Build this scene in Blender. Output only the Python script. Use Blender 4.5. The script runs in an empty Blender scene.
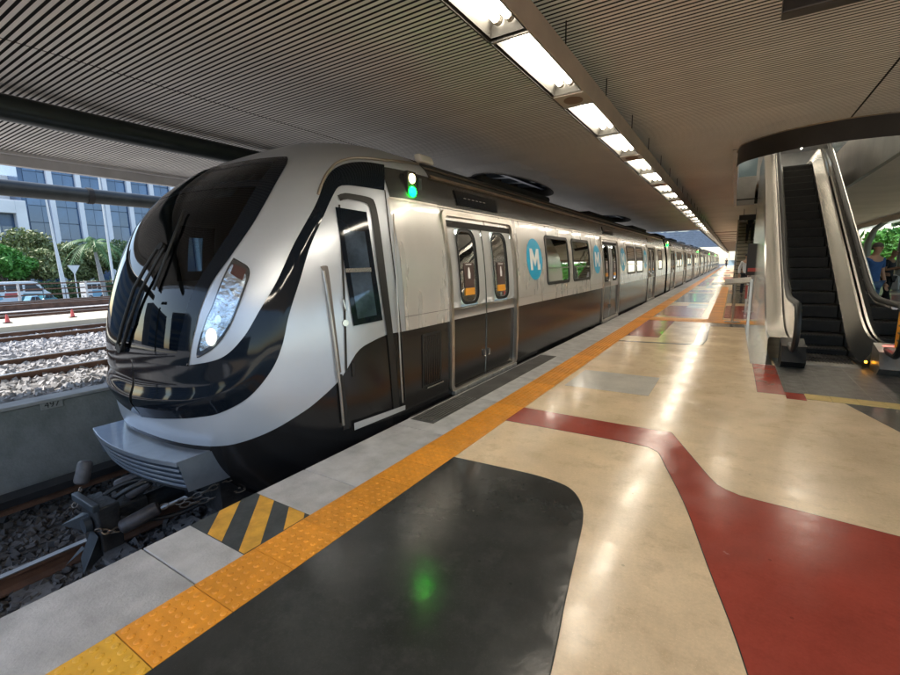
import bpy, bmesh, math, random
import numpy as np
from mathutils import Vector, Matrix
from mathutils.bvhtree import BVHTree
random.seed(7); rng = np.random.default_rng(7)
S = bpy.context.scene; COL = S.collection
R_ = math.radians

# ------------------------------------------------------------------ camera, sky, sun, exposure
CAMH = 1.5
F_PX, YAW, PIT, ROL = 445.3545, -0.56443168, 0.16197077, -0.01896935
def cam_axes():
    cy, sy, cp, sp, cr, sr = math.cos(YAW), math.sin(YAW), math.cos(PIT), math.sin(PIT), math.cos(ROL), math.sin(ROL)
    w = Vector((sy*cp, cy*cp, -sp)); r = Vector((cy, -sy, 0)); u = r.cross(w)
    return r*cr + u*sr, -r*sr + u*cr, w
CR, CU, CW = cam_axes()
cam = bpy.data.cameras.new('camera'); camo = bpy.data.objects.new('camera', cam); COL.objects.link(camo)
cam.sensor_width = 36; cam.lens = F_PX/900*36; cam.clip_start = .05; cam.clip_end = 3000
camo.matrix_world = Matrix(((CR.x, CU.x, -CW.x, 0), (CR.y, CU.y, -CW.y, 0), (CR.z, CU.z, -CW.z, CAMH), (0, 0, 0, 1)))
S.camera = camo
SUN_DIR = Vector((-.50, -.30, .80)).normalized()
world = bpy.data.worlds.new('World'); S.world = world; world.use_nodes = True
wn = world.node_tree.nodes; wl = world.node_tree.links
sky = wn.new('ShaderNodeTexSky'); sky.sky_type = 'NISHITA'; sky.sun_disc = False
sky.sun_elevation = math.asin(SUN_DIR.z); sky.sun_rotation = math.atan2(SUN_DIR.x, SUN_DIR.y)
sky.air_density = 1.2; sky.dust_density = .9; sky.ozone_density = 1.5
wl.new(sky.outputs[0], wn['Background'].inputs[0]); wn['Background'].inputs[1].default_value = .15
sl = bpy.data.lights.new('sun', 'SUN'); sl.energy = 3.2; sl.angle = R_(.6); sl.color = (1, .95, .87)
so = bpy.data.objects.new('sun', sl); COL.objects.link(so); so.rotation_euler = SUN_DIR.to_track_quat('Z', 'Y').to_euler()
S.view_settings.view_transform = 'Standard'; S.view_settings.look = 'None'; S.view_settings.exposure = 1.42; S.view_settings.gamma = 1
S.cycles.use_denoising = True; S.cycles.max_bounces = 8; S.cycles.diffuse_bounces = 4; S.cycles.glossy_bounces = 4
S.cycles.transparent_max_bounces = 12; S.cycles.sample_clamp_indirect = 6; S.cycles.caustics_reflective = False; S.cycles.caustics_refractive = False
TUBE_E = 13.0

# pixel (900 x 675 photograph) -> world helpers
CAM = Vector((0, 0, CAMH))
def pray(q): return CW + CR*((q[0]-450)/F_PX) - CU*((q[1]-337.5)/F_PX)
def onx(q, x): d = pray(q); return CAM + d*(x/d.x)
def ony(q, y): d = pray(q); return CAM + d*(y/d.y)
def onz(q, z): d = pray(q); return CAM + d*((z-CAMH)/d.z)

# ------------------------------------------------------------------ materials
MATS = {}
def mat(name, col, rough=.5, metal=0, var=0, vscale=3, bump=0, bscale=40, spec=.5, coat=0, emit=None, es=0, streak=None, rvar=0, alt=None, detail=5):
    if name in MATS: return MATS[name]
    m = bpy.data.materials.new(name); m.use_nodes = True; N = m.node_tree.nodes; L = m.node_tree.links
    b = N['Principled BSDF']; b.inputs['Base Color'].default_value = (*col, 1); b.inputs['Roughness'].default_value = rough
    b.inputs['Metallic'].default_value = metal; b.inputs['Specular IOR Level'].default_value = spec
    b.inputs['Coat Weight'].default_value = coat; b.inputs['Coat Roughness'].default_value = .05
    if emit: b.inputs['Emission Color'].default_value = (*emit, 1); b.inputs['Emission Strength'].default_value = es
    tc = N.new('ShaderNodeTexCoord'); vec = tc.outputs['Object']
    if streak:
        mp = N.new('ShaderNodeMapping'); mp.inputs['Scale'].default_value = streak; L.new(vec, mp.inputs[0]); vec = mp.outputs[0]
    if var or alt:
        n = N.new('ShaderNodeTexNoise'); n.inputs['Scale'].default_value = vscale; n.inputs['Detail'].default_value = detail; n.inputs['Roughness'].default_value = .62
        L.new(vec, n.inputs[0])
        r = N.new('ShaderNodeValToRGB'); r.color_ramp.elements[0].position = .3; r.color_ramp.elements[1].position = .7
        lo = alt if alt else tuple(c*(1-var) for c in col); hi = tuple(min(1, c*(1+var)) for c in col)
        r.color_ramp.elements[0].color = (*lo, 1); r.color_ramp.elements[1].color = (*hi, 1)
        L.new(n.outputs[0], r.inputs[0]); L.new(r.outputs[0], b.inputs['Base Color'])
        if rvar:
            mr = N.new('ShaderNodeMapRange'); mr.inputs[1].default_value = .3; mr.inputs[2].default_value = .7
            mr.inputs[3].default_value = max(.02, rough-rvar); mr.inputs[4].default_value = rough+rvar
            n2 = N.new('ShaderNodeTexNoise'); n2.inputs['Scale'].default_value = vscale*2.3; n2.inputs['Detail'].default_value = 6; L.new(vec, n2.inputs[0])
            L.new(n2.outputs[0], mr.inputs[0]); L.new(mr.outputs[0], b.inputs['Roughness'])
    if bump:
        n = N.new('ShaderNodeTexNoise'); n.inputs['Scale'].default_value = bscale; n.inputs['Detail'].default_value = 4; L.new(vec, n.inputs[0])
        bp = N.new('ShaderNodeBump'); bp.inputs['Strength'].default_value = bump; bp.inputs['Distance'].default_value = .02
        L.new(n.outputs[0], bp.inputs['Height']); L.new(bp.outputs[0], b.inputs['Normal'])
    MATS[name] = m; return m
def glass(name, tint, mixv, rough=.02):
    m = bpy.data.materials.new(name); m.use_nodes = True; N = m.node_tree.nodes; L = m.node_tree.links
    N.remove(N['Principled BSDF'])
    t = N.new('ShaderNodeBsdfTransparent'); t.inputs[0].default_value = (*tint, 1)
    g = N.new('ShaderNodeBsdfGlossy'); g.inputs['Roughness'].default_value = rough; g.inputs[0].default_value = (1, 1, 1, 1)
    f = N.new('ShaderNodeFresnel'); f.inputs[0].default_value = 1.36
    a = N.new('ShaderNodeMath'); a.operation = 'ADD'; a.inputs[1].default_value = mixv; L.new(f.outputs[0], a.inputs[0])
    x = N.new('ShaderNodeMixShader'); L.new(a.outputs[0], x.inputs[0]); L.new(t.outputs[0], x.inputs[1]); L.new(g.outputs[0], x.inputs[2])
    L.new(x.outputs[0], N['Material Output'].inputs[0]); MATS[name] = m; return m
def terrazzo(name, col, dark, rough=.13, speck=.12, mott=.12):
    m = bpy.data.materials.new(name); m.use_nodes = True; N = m.node_tree.nodes; L = m.node_tree.links; b = N['Principled BSDF']
    tc = N.new('ShaderNodeTexCoord'); v = tc.outputs['Object']
    def noise(s, d=6, r=.6):
        n = N.new('ShaderNodeTexNoise'); n.inputs['Scale'].default_value = s; n.inputs['Detail'].default_value = d; n.inputs['Roughness'].default_value = r; L.new(v, n.inputs[0]); return n.outputs[0]
    def ramp(i, p0, p1, c0, c1):
        r = N.new('ShaderNodeValToRGB'); e = r.color_ramp.elements; e[0].position = p0; e[1].position = p1; e[0].color = (*c0, 1); e[1].color = (*c1, 1); L.new(i, r.inputs[0]); return r.outputs[0]
    def mix(f, a, c, mode='MIX'):
        x = N.new('ShaderNodeMix'); x.data_type = 'RGBA'; x.blend_type = mode
        if isinstance(f, float): x.inputs[0].default_value = f
        else: L.new(f, x.inputs[0])
        L.new(a, x.inputs[6]); L.new(c, x.inputs[7]); return x.outputs[2]
    c = ramp(noise(1.7), .32, .68, tuple(k*(1-mott) for k in col), tuple(k*(1+mott) for k in col))
    c = mix(ramp(noise(5.5, 8, .7), .52, .74, (0, 0, 0), (.8, .8, .8)), c, ramp(noise(2), 0, 1, dark, dark))
    c = mix(1.0, c, ramp(noise(55, 3, .7), .3, .7, (.88, .88, .88), (1.0, 1.0, 1.0)), 'MULTIPLY')
    sp = ramp(noise(160, 2), .62, .7, (0, 0, 0), (1, 1, 1))
    w = N.new('ShaderNodeRGB'); w.outputs[0].default_value = (*[min(1, k*1.25+.03) for k in col], 1)
    f2 = N.new('ShaderNodeMath'); f2.operation = 'MULTIPLY'; f2.inputs[1].default_value = speck*3; L.new(sp, f2.inputs[0])
    c = mix(f2.outputs[0], c, w.outputs[0])
    vo = N.new('ShaderNodeTexVoronoi'); vo.inputs['Scale'].default_value = 4.3; L.new(v, vo.inputs[0])   # small dark scuffs
    lt = N.new('ShaderNodeMath'); lt.operation = 'LESS_THAN'; lt.inputs[1].default_value = .035; L.new(vo.outputs['Distance'], lt.inputs[0])
    sc_ = N.new('ShaderNodeMath'); sc_.operation = 'MULTIPLY'; sc_.inputs[1].default_value = .45; L.new(lt.outputs[0], sc_.inputs[0])
    dk = N.new('ShaderNodeRGB'); dk.outputs[0].default_value = (*[k*.35 for k in col], 1)
    c = mix(sc_.outputs[0], c, dk.outputs[0])
    L.new(c, b.inputs['Base Color'])
    r = N.new('ShaderNodeMapRange'); r.inputs[1].default_value = .35; r.inputs[2].default_value = .7; r.inputs[3].default_value = rough*.75; r.inputs[4].default_value = rough*1.7
    L.new(noise(3.1, 8, .7), r.inputs[0]); L.new(r.outputs[0], b.inputs['Roughness'])
    bp = N.new('ShaderNodeBump'); bp.inputs['Strength'].default_value = .05; bp.inputs['Distance'].default_value = .02; L.new(noise(9, 3), bp.inputs['Height']); L.new(bp.outputs[0], b.inputs['Normal'])
    b.inputs['Specular IOR Level'].default_value = .5; MATS[name] = m; return m

cream = terrazzo('cream_terrazzo', (.80, .60, .375), (.58, .41, .24), .165, .16, .15)
redt = terrazzo('red_terrazzo', (.37, .060, .038), (.28, .045, .030), .17, .05, .15)
blackt = terrazzo('black_terrazzo', (.036, .037, .034), (.060, .061, .055), .15, .10, .35)
greyt = terrazzo('grey_terrazzo', (.17, .155, .13), (.12, .11, .095), .14, .1)
whitet = terrazzo('white_terrazzo', (.62, .57, .49), (.52, .46, .37), .14, .1)
conc = mat('concrete', (.25, .235, .215), .75, var=.28, vscale=2.2, bump=.25, bscale=60)
coping_m = mat('coping_concrete', (.46, .45, .44), .62, var=.25, vscale=3.5, bump=.2, bscale=70, alt=(.33, .32, .31))
wallc = mat('wall_concrete', (.25, .255, .245), .85, var=.25, vscale=1.6, bump=.3, bscale=30, alt=(.14, .15, .14))
tact = mat('tactile_orange', (.72, .28, .022), .5, var=.14, vscale=9, bump=.08, bscale=120)
tact2 = mat('tactile_yellow', (.68, .36, .03), .5, var=.12, vscale=9)
tact3 = mat('tactile_pale', (.62, .44, .16), .55, var=.15, vscale=7)
yellowp = mat('yellow_paint', (.62, .32, .04), .6, var=.3, vscale=8, bump=.1)
blackp = mat('black_paint', (.045, .05, .05), .6, var=.4, vscale=7, bump=.1)
slat_m = mat('slat_paint', (.78, .755, .72), .5, var=.1, vscale=.6)
dark_m = mat('plenum_dark', (.012, .011, .010), .9)
joint_m = mat('dark_joint', (.02, .018, .016), .8)
silver = mat('silver_paint', (.61, .59, .565), .29, .42, var=.045, vscale=1.1, bump=.012, bscale=1.6, coat=.3, streak=(1, 2, .5), rvar=.04, detail=2)
nose_m = mat('nose_silver_sky_tint', (.54, .575, .63), .33, .5, var=.03, vscale=2, coat=.15)  # neutral silver with the blue of the reflected sky put into its colour
gloss_black = mat('gloss_black', (.006, .009, .014), .07, 0, spec=.32)
cornice_m = mat('cornice_dark', (.10, .10, .098), .22, .7, var=.25, vscale=1.1, bump=.04, bscale=4, streak=(1, 1.5, 4))
lowdark = mat('lower_dark_paint', (.012, .011, .011), .2, 0, var=.25, vscale=1.2, spec=.5, coat=0, bump=.015, bscale=3, streak=(1, 1, .5))
rubber = mat('black_rubber', (.012, .012, .012), .5)
steel = mat('brushed_steel', (.66, .64, .60), .25, 1, var=.03, vscale=.8, detail=0, streak=(1, 1, .3))
steel2 = mat('dull_steel', (.34, .33, .31), .42, .9, var=.2, vscale=5, rvar=.1)
frame_al = mat('door_frame_metal', (.47, .43, .38), .33, .9, var=.15, vscale=4)
bronze = mat('trim_bronze', (.34, .27, .20), .35, .8, var=.2, vscale=5)
rust = mat('rusty_rail', (.13, .066, .04), .75, var=.4, vscale=4, bump=.3)
railtop = mat('rail_head', (.42, .40, .37), .35, 1, var=.2)
iron = mat('dirty_iron', (.026, .027, .029), .55, .35, var=.5, vscale=9, bump=.35, bscale=30)
bluegrey = mat('blue_grey_paint', (.045, .055, .065), .45, .2, var=.3, vscale=6)
chainm = mat('chain_steel', (.17, .14, .115), .5, .6, var=.4)
plate_m = mat('landing_plate', (.19, .185, .175), .4, .8, var=.2, vscale=4, bump=.25, bscale=90, rvar=.1)
stepm = mat('escalator_step', (.026, .025, .023), .45, .4, var=.3, vscale=10)
orange_s = mat('orange_sticker', (.80, .34, .03), .45)
white_s = mat('white_print', (.85, .85, .85), .5)
brown_s = mat('brown_print', (.085, .05, .045), .35)
blue_s = mat('blue_print', (.012, .36, .62), .35)
tube_m = mat('tube_light', (1, 1, 1), .5, emit=(1, .90, .74), es=TUBE_E)
refl_m = mat('reflector_white', (.11, .107, .098), .35, var=.05)
housing = mat('housing_paint', (.36, .31, .27), .5, var=.1)
green_l = mat('green_lamp', (.02, .5, .2), .3, emit=(.0, 1, .02), es=17)
warm_l = mat('warm_lamp', (1, .9, .7), .3, emit=(1, .80, .42), es=2.5)
red_l = mat('red_lamp', (.8, .05, .05), .3, emit=(1, .1, .08), es=3)
amber_l = mat('amber_lamp', (.9, .4, .02), .3, emit=(1, .4, .02), es=6)
head_l = mat('headlamp_glow', (1, 1, 1), .3, emit=(1, .93, .72), es=.4)
inwall = mat('saloon_wall', (.42, .46, .40), .5, emit=None)
inlight = mat('saloon_light', (1, 1, 1), .5, emit=(.95, 1, .93), es=8)
seatm = mat('saloon_seat', (.10, .13, .17), .5)
cabdark = mat('cab_dark', (.03, .033, .038), .6)
wind_g = glass('windscreen_glass', (.13, .18, .21), .006)
win_g = glass('window_glass', (.66, .74, .70), .01)
clear_g = glass('clear_glass', (.86, .93, .92), .03)
lens_g = glass('lens_glass', (.9, .93, .95), .08)
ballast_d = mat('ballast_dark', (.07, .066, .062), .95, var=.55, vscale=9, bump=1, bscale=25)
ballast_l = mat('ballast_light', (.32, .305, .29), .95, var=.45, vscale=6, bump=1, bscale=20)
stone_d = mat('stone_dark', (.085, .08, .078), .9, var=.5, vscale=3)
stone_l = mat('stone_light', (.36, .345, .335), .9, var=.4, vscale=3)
sleeper_m = mat('sleeper_concrete', (.13, .125, .12), .9, var=.3, vscale=6, bump=.3)
asphalt = mat('asphalt', (.075, .075, .078), .9, var=.2, vscale=1, bump=.2)
bwhite = mat('building_white', (.80, .79, .80), .7, var=.08, vscale=.3)
bglass = mat('building_glass', (.045, .095, .19), .12, .2, var=.35, vscale=.25, spec=.8)
bspan = mat('building_spandrel', (.045, .09, .175), .25, .2, var=.3, vscale=.3)
leafA = mat('leaf_olive', (.17, .20, .075), .6, var=.35, vscale=.9)
leafB = mat('leaf_bright', (.075, .23, .035), .6, var=.35, vscale=.9)
leafC = mat('leaf_dark', (.08, .13, .05), .6, var=.35, vscale=.9)
palm_l = mat('palm_leaf', (.09, .19, .05), .5, var=.3, vscale=2)
barkm = mat('bark', (.16, .14, .12), .9, var=.3, vscale=4, bump=.4)
palm_t = mat('palm_trunk', (.36, .34, .31), .85, var=.2, vscale=4)
carw = mat('car_white', (.75, .76, .77), .3, 0, coat=.5, var=.03)
carb = mat('car_blue', (.22, .42, .55), .3, 0, coat=.5)
carteal = mat('car_teal', (.05, .20, .24), .3, 0, coat=.5)
carglass = mat('car_glass', (.02, .03, .04), .1, 0, spec=.8)
tyre = mat('tyre', (.02, .02, .02), .8)
redp = mat('red_graphic', (.55, .10, .09), .5)
whitepaint = mat('white_paint', (.74, .73, .70), .5, var=.06)
skinA = mat('skin_a', (.36, .20, .13), .55); skinB = mat('skin_b', (.50, .30, .21), .55)

def randomise(m, amt):
    N = m.node_tree.nodes; L = m.node_tree.links; b = N['Principled BSDF']; i = b.inputs['Base Color']
    oi = N.new('ShaderNodeObjectInfo'); mr = N.new('ShaderNodeMapRange'); mr.inputs[3].default_value = 1-amt; mr.inputs[4].default_value = 1+amt
    L.new(oi.outputs['Random'], mr.inputs[0]); h = N.new('ShaderNodeHueSaturation'); L.new(mr.outputs[0], h.inputs['Value'])
    if i.links: L.new(i.links[0].from_socket, h.inputs['Color'])
    else: h.inputs['Color'].default_value = i.default_value
    L.new(h.outputs[0], i)
for m_, a_ in ((tact, .13), (tact2, .1), (slat_m, .06), (coping_m, .13), (bglass, .12), (stepm, .2), (wallc, .12), (sleeper_m, .2)): randomise(m_, a_)
# ------------------------------------------------------------------ mesh helpers
class MB:
    def __init__(s): s.v = []; s.f = []
    def add(s, v, f): n = len(s.v); s.v += [tuple(p) for p in v]; s.f += [tuple(i+n for i in q) for q in f]; return s
    def box(s, a, b):
        x0, y0, z0 = a; x1, y1, z1 = b
        return s.add([(x0,y0,z0),(x1,y0,z0),(x1,y1,z0),(x0,y1,z0),(x0,y0,z1),(x1,y0,z1),(x1,y1,z1),(x0,y1,z1)],
                     [(0,3,2,1),(4,5,6,7),(0,1,5,4),(1,2,6,5),(2,3,7,6),(3,0,4,7)])
    def obox(s, c, ax, ay, az):   # oriented box: centre, three half axes
        c = Vector(c); ax, ay, az = Vector(ax), Vector(ay), Vector(az)
        P = [c+ax*i+ay*j+az*k for k in (-1, 1) for i, j in ((-1,-1),(1,-1),(1,1),(-1,1))]
        return s.add(P, [(0,3,2,1),(4,5,6,7),(0,1,5,4),(1,2,6,5),(2,3,7,6),(3,0,4,7)])
    def prism(s, poly, a, b, axis='z'):   # poly in the two other axes
        n = len(poly)
        def P(p, t): return {'z': (p[0], p[1], t), 'y': (p[0], t, p[1]), 'x': (t, p[0], p[1])}[axis]
        return s.add([P(p, a) for p in poly]+[P(p, b) for p in poly], [tuple(range(n-1, -1, -1)), tuple(range(n, 2*n))]+[(i, (i+1) % n, (i+1) % n+n, i+n) for i in range(n)])
    def tube(s, path, r, n=10, cap=True):
        path = [Vector(p) for p in path]; rs = r if isinstance(r, (list, tuple)) else [r]*len(path); base = len(s.v); up = None
        for i, p in enumerate(path):
            t = (path[min(i+1, len(path)-1)]-path[max(i-1, 0)]).normalized()
            if up is None: up = Vector((0, 0, 1)) if abs(t.z) < .9 else Vector((1, 0, 0))
            a = t.cross(up).normalized(); b = a.cross(t).normalized(); up = b
            for k in range(n):
                an = 2*math.pi*k/n; s.v.append(tuple(p+a*math.cos(an)*rs[i]+b*math.sin(an)*rs[i]))
        for i in range(len(path)-1):
            for k in range(n):
                k2 = (k+1) % n; s.f.append((base+i*n+k, base+i*n+k2, base+(i+1)*n+k2, base+(i+1)*n+k))
        if cap:
            s.f.append(tuple(base+k for k in range(n))[::-1]); s.f.append(tuple(base+(len(path)-1)*n+k for k in range(n)))
        return s
    def grid(s, P):   # P[i][j] points
        n, m = len(P), len(P[0]); b = len(s.v)
        for row in P: s.v += [tuple(p) for p in row]
        s.f += [(b+i*m+j, b+i*m+j+1, b+(i+1)*m+j+1, b+(i+1)*m+j) for i in range(n-1) for j in range(m-1)]; return s
    def ellipsoid(s, c, r, n=12, m=8):
        P = [[(c[0]+r[0]*math.sin(math.pi*i/m)*math.cos(2*math.pi*j/n), c[1]+r[1]*math.sin(math.pi*i/m)*math.sin(2*math.pi*j/n), c[2]+r[2]*math.cos(math.pi*i/m)) for j in range(n+1)] for i in range(m+1)]
        return s.grid(P)
    def build(s, name, m, parent=None, smooth=False, sharp=35):
        me = bpy.data.meshes.new(name); me.from_pydata(s.v, [], s.f); me.update()
        return link(name, me, m, parent, smooth, sharp)
def link(name, me, m, parent=None, smooth=False, sharp=35):
    for x in (m if isinstance(m, (list, tuple)) else [m]): me.materials.append(x)
    if smooth:
        bm = bmesh.new(); bm.from_mesh(me); bmesh.ops.remove_doubles(bm, verts=bm.verts, dist=1e-5)
        for e in bm.edges: e.smooth = len(e.link_faces) < 2 or e.calc_face_angle(9) < R_(sharp)
        for f in bm.faces: f.smooth = True
        bmesh.ops.recalc_face_normals(bm, faces=bm.faces); bm.to_mesh(me); bm.free()
    o = bpy.data.objects.new(name, me); COL.objects.link(o)
    if parent: adopt(o, parent)
    return o
LOC = {}
def adopt(o, p):
    o.parent = p
    if p.type == 'EMPTY': o.matrix_parent_inverse = Matrix.Translation(-Vector(LOC[p.name]))
def tag(o, label=None, cat=None, group=None, kind=None):
    if label: o['label'] = label
    if cat: o['category'] = cat
    if group: o['group'] = group
    if kind: o['kind'] = kind
    return o
def thing(name, label, cat, loc=(0, 0, 0), group=None):
    o = bpy.data.objects.new(name, None); COL.objects.link(o); o.location = loc; o.empty_display_size = .2
    LOC[o.name] = tuple(loc); return tag(o, label, cat, group)
def struct(o): o['kind'] = 'structure'; return o
def copy_tree(o, parent=None):
    c = o.copy(); COL.objects.link(c)
    if parent: c.parent = parent; c.matrix_parent_inverse = o.matrix_parent_inverse.copy()
    for ch in list(o.children): copy_tree(ch, c)
    return c
def dup(me_obj, loc, parent=None, name=None):
    c = me_obj.copy(); COL.objects.link(c); c.location = loc
    return c
def bevelled(mb, name, m, parent, w, seg=2):
    o = mb.build(name, m, parent); md = o.modifiers.new('bevel', 'BEVEL'); md.width = w; md.segments = seg; md.limit_method = 'ANGLE'; return o
def text_mesh(txt, size, name, m, M, parent=None, ext=.001):
    cu = bpy.data.curves.new(name, 'FONT'); cu.body = txt; cu.size = size; cu.extrude = ext; cu.align_x = 'CENTER'; cu.align_y = 'CENTER'
    t = bpy.data.objects.new(name, cu); COL.objects.link(t); bpy.context.view_layer.update()
    me = bpy.data.meshes.new_from_object(t.evaluated_get(bpy.context.evaluated_depsgraph_get())); bpy.data.objects.remove(t)
    me.transform(M); return link(name, me, m, parent)
def pchip(xk, yk, x):
    xk = np.asarray(xk, float); yk = np.asarray(yk, float); h = np.diff(xk); d = np.diff(yk)/h; m = np.zeros_like(yk)
    for i in range(1, len(xk)-1):
        if d[i-1]*d[i] > 0: w1, w2 = 2*h[i]+h[i-1], h[i]+2*h[i-1]; m[i] = (w1+w2)/(w1/d[i-1]+w2/d[i])
    m[0], m[-1] = d[0], d[-1]
    x = np.clip(x, xk[0], xk[-1]); i = np.clip(np.searchsorted(xk, x)-1, 0, len(h)-1); t = (x-xk[i])/h[i]
    return (2*t**3-3*t**2+1)*yk[i]+(t**3-2*t**2+t)*h[i]*m[i]+(-2*t**3+3*t**2)*yk[i+1]+(t**3-t**2)*h[i]*m[i+1]
def resample(pts, n):
    P = np.array(pts, float); s = np.r_[0, np.cumsum(np.linalg.norm(np.diff(P, axis=0), axis=1))]; t = np.linspace(0, s[-1], n)
    k = np.arange(len(P)); u = np.interp(t, s, k)   # Catmull-Rom through the points
    out = []
    for q in u:
        i = min(int(q), len(P)-2); f = q-i; p0 = P[max(i-1, 0)]; p1 = P[i]; p2 = P[i+1]; p3 = P[min(i+2, len(P)-1)]
        out.append(.5*((2*p1)+(p2-p0)*f+(2*p0-5*p1+4*p2-p3)*f*f+(3*p1-p0-3*p2+p3)*f**3))
    return np.array(out)

# ================================================================== SETTING
PY0, PY1 = -9.0, 132.0
CY0 = -2.6; EDGE = -2.63; TL, TR = -2.09, -1.765
g = MB().box((-400, -200, -2.60), (400, 500, -2.42)).build('ground', asphalt); struct(g)
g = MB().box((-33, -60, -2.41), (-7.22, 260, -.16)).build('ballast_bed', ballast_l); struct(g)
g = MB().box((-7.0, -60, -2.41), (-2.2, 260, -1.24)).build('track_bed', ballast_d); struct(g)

plat = struct(MB().box((EDGE+.06, PY0, -1.24), (10.5, PY1, -.06)).build('platform', conc))
# floor sheets
fl = struct(MB().box((TR, PY0, -.05), (10.5, PY1, 0)).build('platform_floor', cream))
SHEET = [.0]
def sheet(poly, m, name='floor_panel', lift=None, parent=fl):
    SHEET[0] += .00002; z = .002+SHEET[0] if lift is None else lift
    return MB().prism(poly, .0003, z).build(name, m, parent)
def smoothpoly(pts, n=60): return [tuple(p) for p in resample(pts, n)]
def rect(x0, y0, x1, y1): return [(x0, y0), (x1, y0), (x1, y1), (x0, y1)]
def framed(poly, m, w=.005):
    # a thin dark divider strip under the panel, then the panel itself
    P = np.array(poly); n = len(P); out = []
    area = sum(P[i][0]*P[(i+1) % n][1]-P[(i+1) % n][0]*P[i][1] for i in range(n)); sg = 1 if area > 0 else -1
    for i in range(n):
        a = P[i]-P[i-1]; b = P[(i+1) % n]-P[i]; t = a/np.linalg.norm(a)+b/np.linalg.norm(b); t /= np.linalg.norm(t)+1e-9
        out.append(tuple(P[i]+sg*w*np.array([t[1], -t[0]])))
    p = sheet(poly, m)
    MB().prism(out, .0002, .0011).build('divider_strip', joint_m, p)
blk = [(TR, -2), (TR, 2.81)] + [tuple(p) for p in resample([(TR+.02, 2.81), (-1.4, 2.83), (-1.1, 2.84), (-.9, 2.81), (-.79, 2.74), (-.70, 2.6), (-.645, 2.42), (-.60, 2.15), (-.54, 1.78), (-.47, 1.38), (-.38, .7), (-.2, -2)], 160)][1:]
framed(blk, blackt)
up_ = [tuple(p) for p in resample([(TR, 4.22), (-1.1, 4.2), (-.45, 4.19), (-.37, 4.2)], 12)] + [tuple(p) for p in resample([(-.36, 4.19), (-.2, 3.8), (-.02, 3.37), (.05, 3.28), (.14, 3.23), (.4, 3.2), (.86, 3.15), (2.6, 2.98)], 40)]
dn_ = [tuple(p) for p in resample([(TR, 3.77), (-1.1, 3.78), (-.56, 3.775), (-.47, 3.75), (-.40, 3.69), (-.32, 3.45), (-.15, 2.93), (.0, 2.35), (.15, 1.76), (.3, .9), (.5, -1)], 50)]
framed(up_ + [(2.6, -1)] + dn_[::-1], redt)
framed(rect(-1.67, 5.27, -.71, 6.19), whitet, 0)
framed(rect(.33, 6.02, .588, 7.65), redt)
framed(rect(.588, 5.87, .76, 6.155), redt, .002)
framed([(1.08, 5.935), (1.32, 5.16), (2.2, 3.9), (4, 3.9), (4, 5.935)], greyt)
framed(rect(TR, 9.55, -1.16, 12.38), redt)
framed([(TR, 8.80), (-.40, 8.95), (-.37, 9.05), (-.33, 9.6), (-.36, 11.7), (.3, 11.75), (.3, 12.35), (-.5, 12.35), (-.55, 11), (-.52, 9.15), (-.6, 9.02), (TR, 8.88)], greyt, .002)
framed(rect(-1.75, 13.45, -.64, 16.7), redt); framed(rect(-1.2, 16.0, -.62, 17.6), whitet, .002)
framed(rect(TR, 18.2, -.65, 23.4), greyt); framed(rect(TR, 24, -.65, 26), redt); framed(rect(-1.2, 27.6, -.6, 31), whitet, .002)
framed(rect(-.12, 13.45, 3, 17.2), redt); framed(rect(-.12, 18.2, 3, 23.4), greyt); framed(rect(-.12, 24.2, 3, 26), redt)
framed(rect(-1.1, 31.5, .4, 35), greyt); framed(rect(TR, 30, -1.2, 42), redt); framed(rect(-.9, 40, .6, 46), redt, .002); framed(rect(TR, 47, -.2, 53), greyt); framed(rect(-1, 58, .8, 64), redt); framed(rect(TR, 70, -.4, 78), redt)
framed(rect(3.2, 13, 6, 19), greyt); framed(rect(3.4, 20, 6.4, 24), redt)

# coping slabs along the edge
cop = struct(MB().box((EDGE+.1, PY0, -.3), (TL, PY1, -.056)).build('platform_coping', conc))
cs = MB().box((EDGE, 0, -.18), (TL-.002, 1.094, .0))
c0 = bevelled(cs, 'coping_slab', coping_m, cop, .004, 1)
k = 0
for i in range(-8, 112):
    y = .97+1.1*i
    if i == -8: c0.location.y = y; continue
    dup(c0, (0, y, 0))
# hazard pad
hz = MB().prism(rect(EDGE+.004, 1.22, TL-.004, 1.66), .0004, .0022).build('hazard_marking', blackp, cop)
hz['label'] = 'black hazard patch with diagonal yellow stripes'
def clip(q, ax, lo, hi):
    for s_, b_ in ((1, lo), (-1, hi)):
        o = []
        for i in range(len(q)):
            p, n = q[i-1], q[i]; dp, dn = s_*(p[ax]-b_), s_*(n[ax]-b_)
            if (dp >= 0) != (dn >= 0): t = dp/(dp-dn); o.append((p[0]+t*(n[0]-p[0]), p[1]+t*(n[1]-p[1])))
            if dn >= 0: o.append(n)
        q = o
    return q
for c0_, c1_ in ((-1.22, -1.08), (-.92, -.775), (-.625, -.48)):
    q = clip(clip([(-3, c0_+3), (-1, c0_+1), (-1, c1_+1), (-3, c1_+3)], 0, EDGE+.008, TL-.006), 1, 1.224, 1.656)
    MB().prism(q, .0026, .0038).build('hazard_stripe', yellowp, hz)
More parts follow.
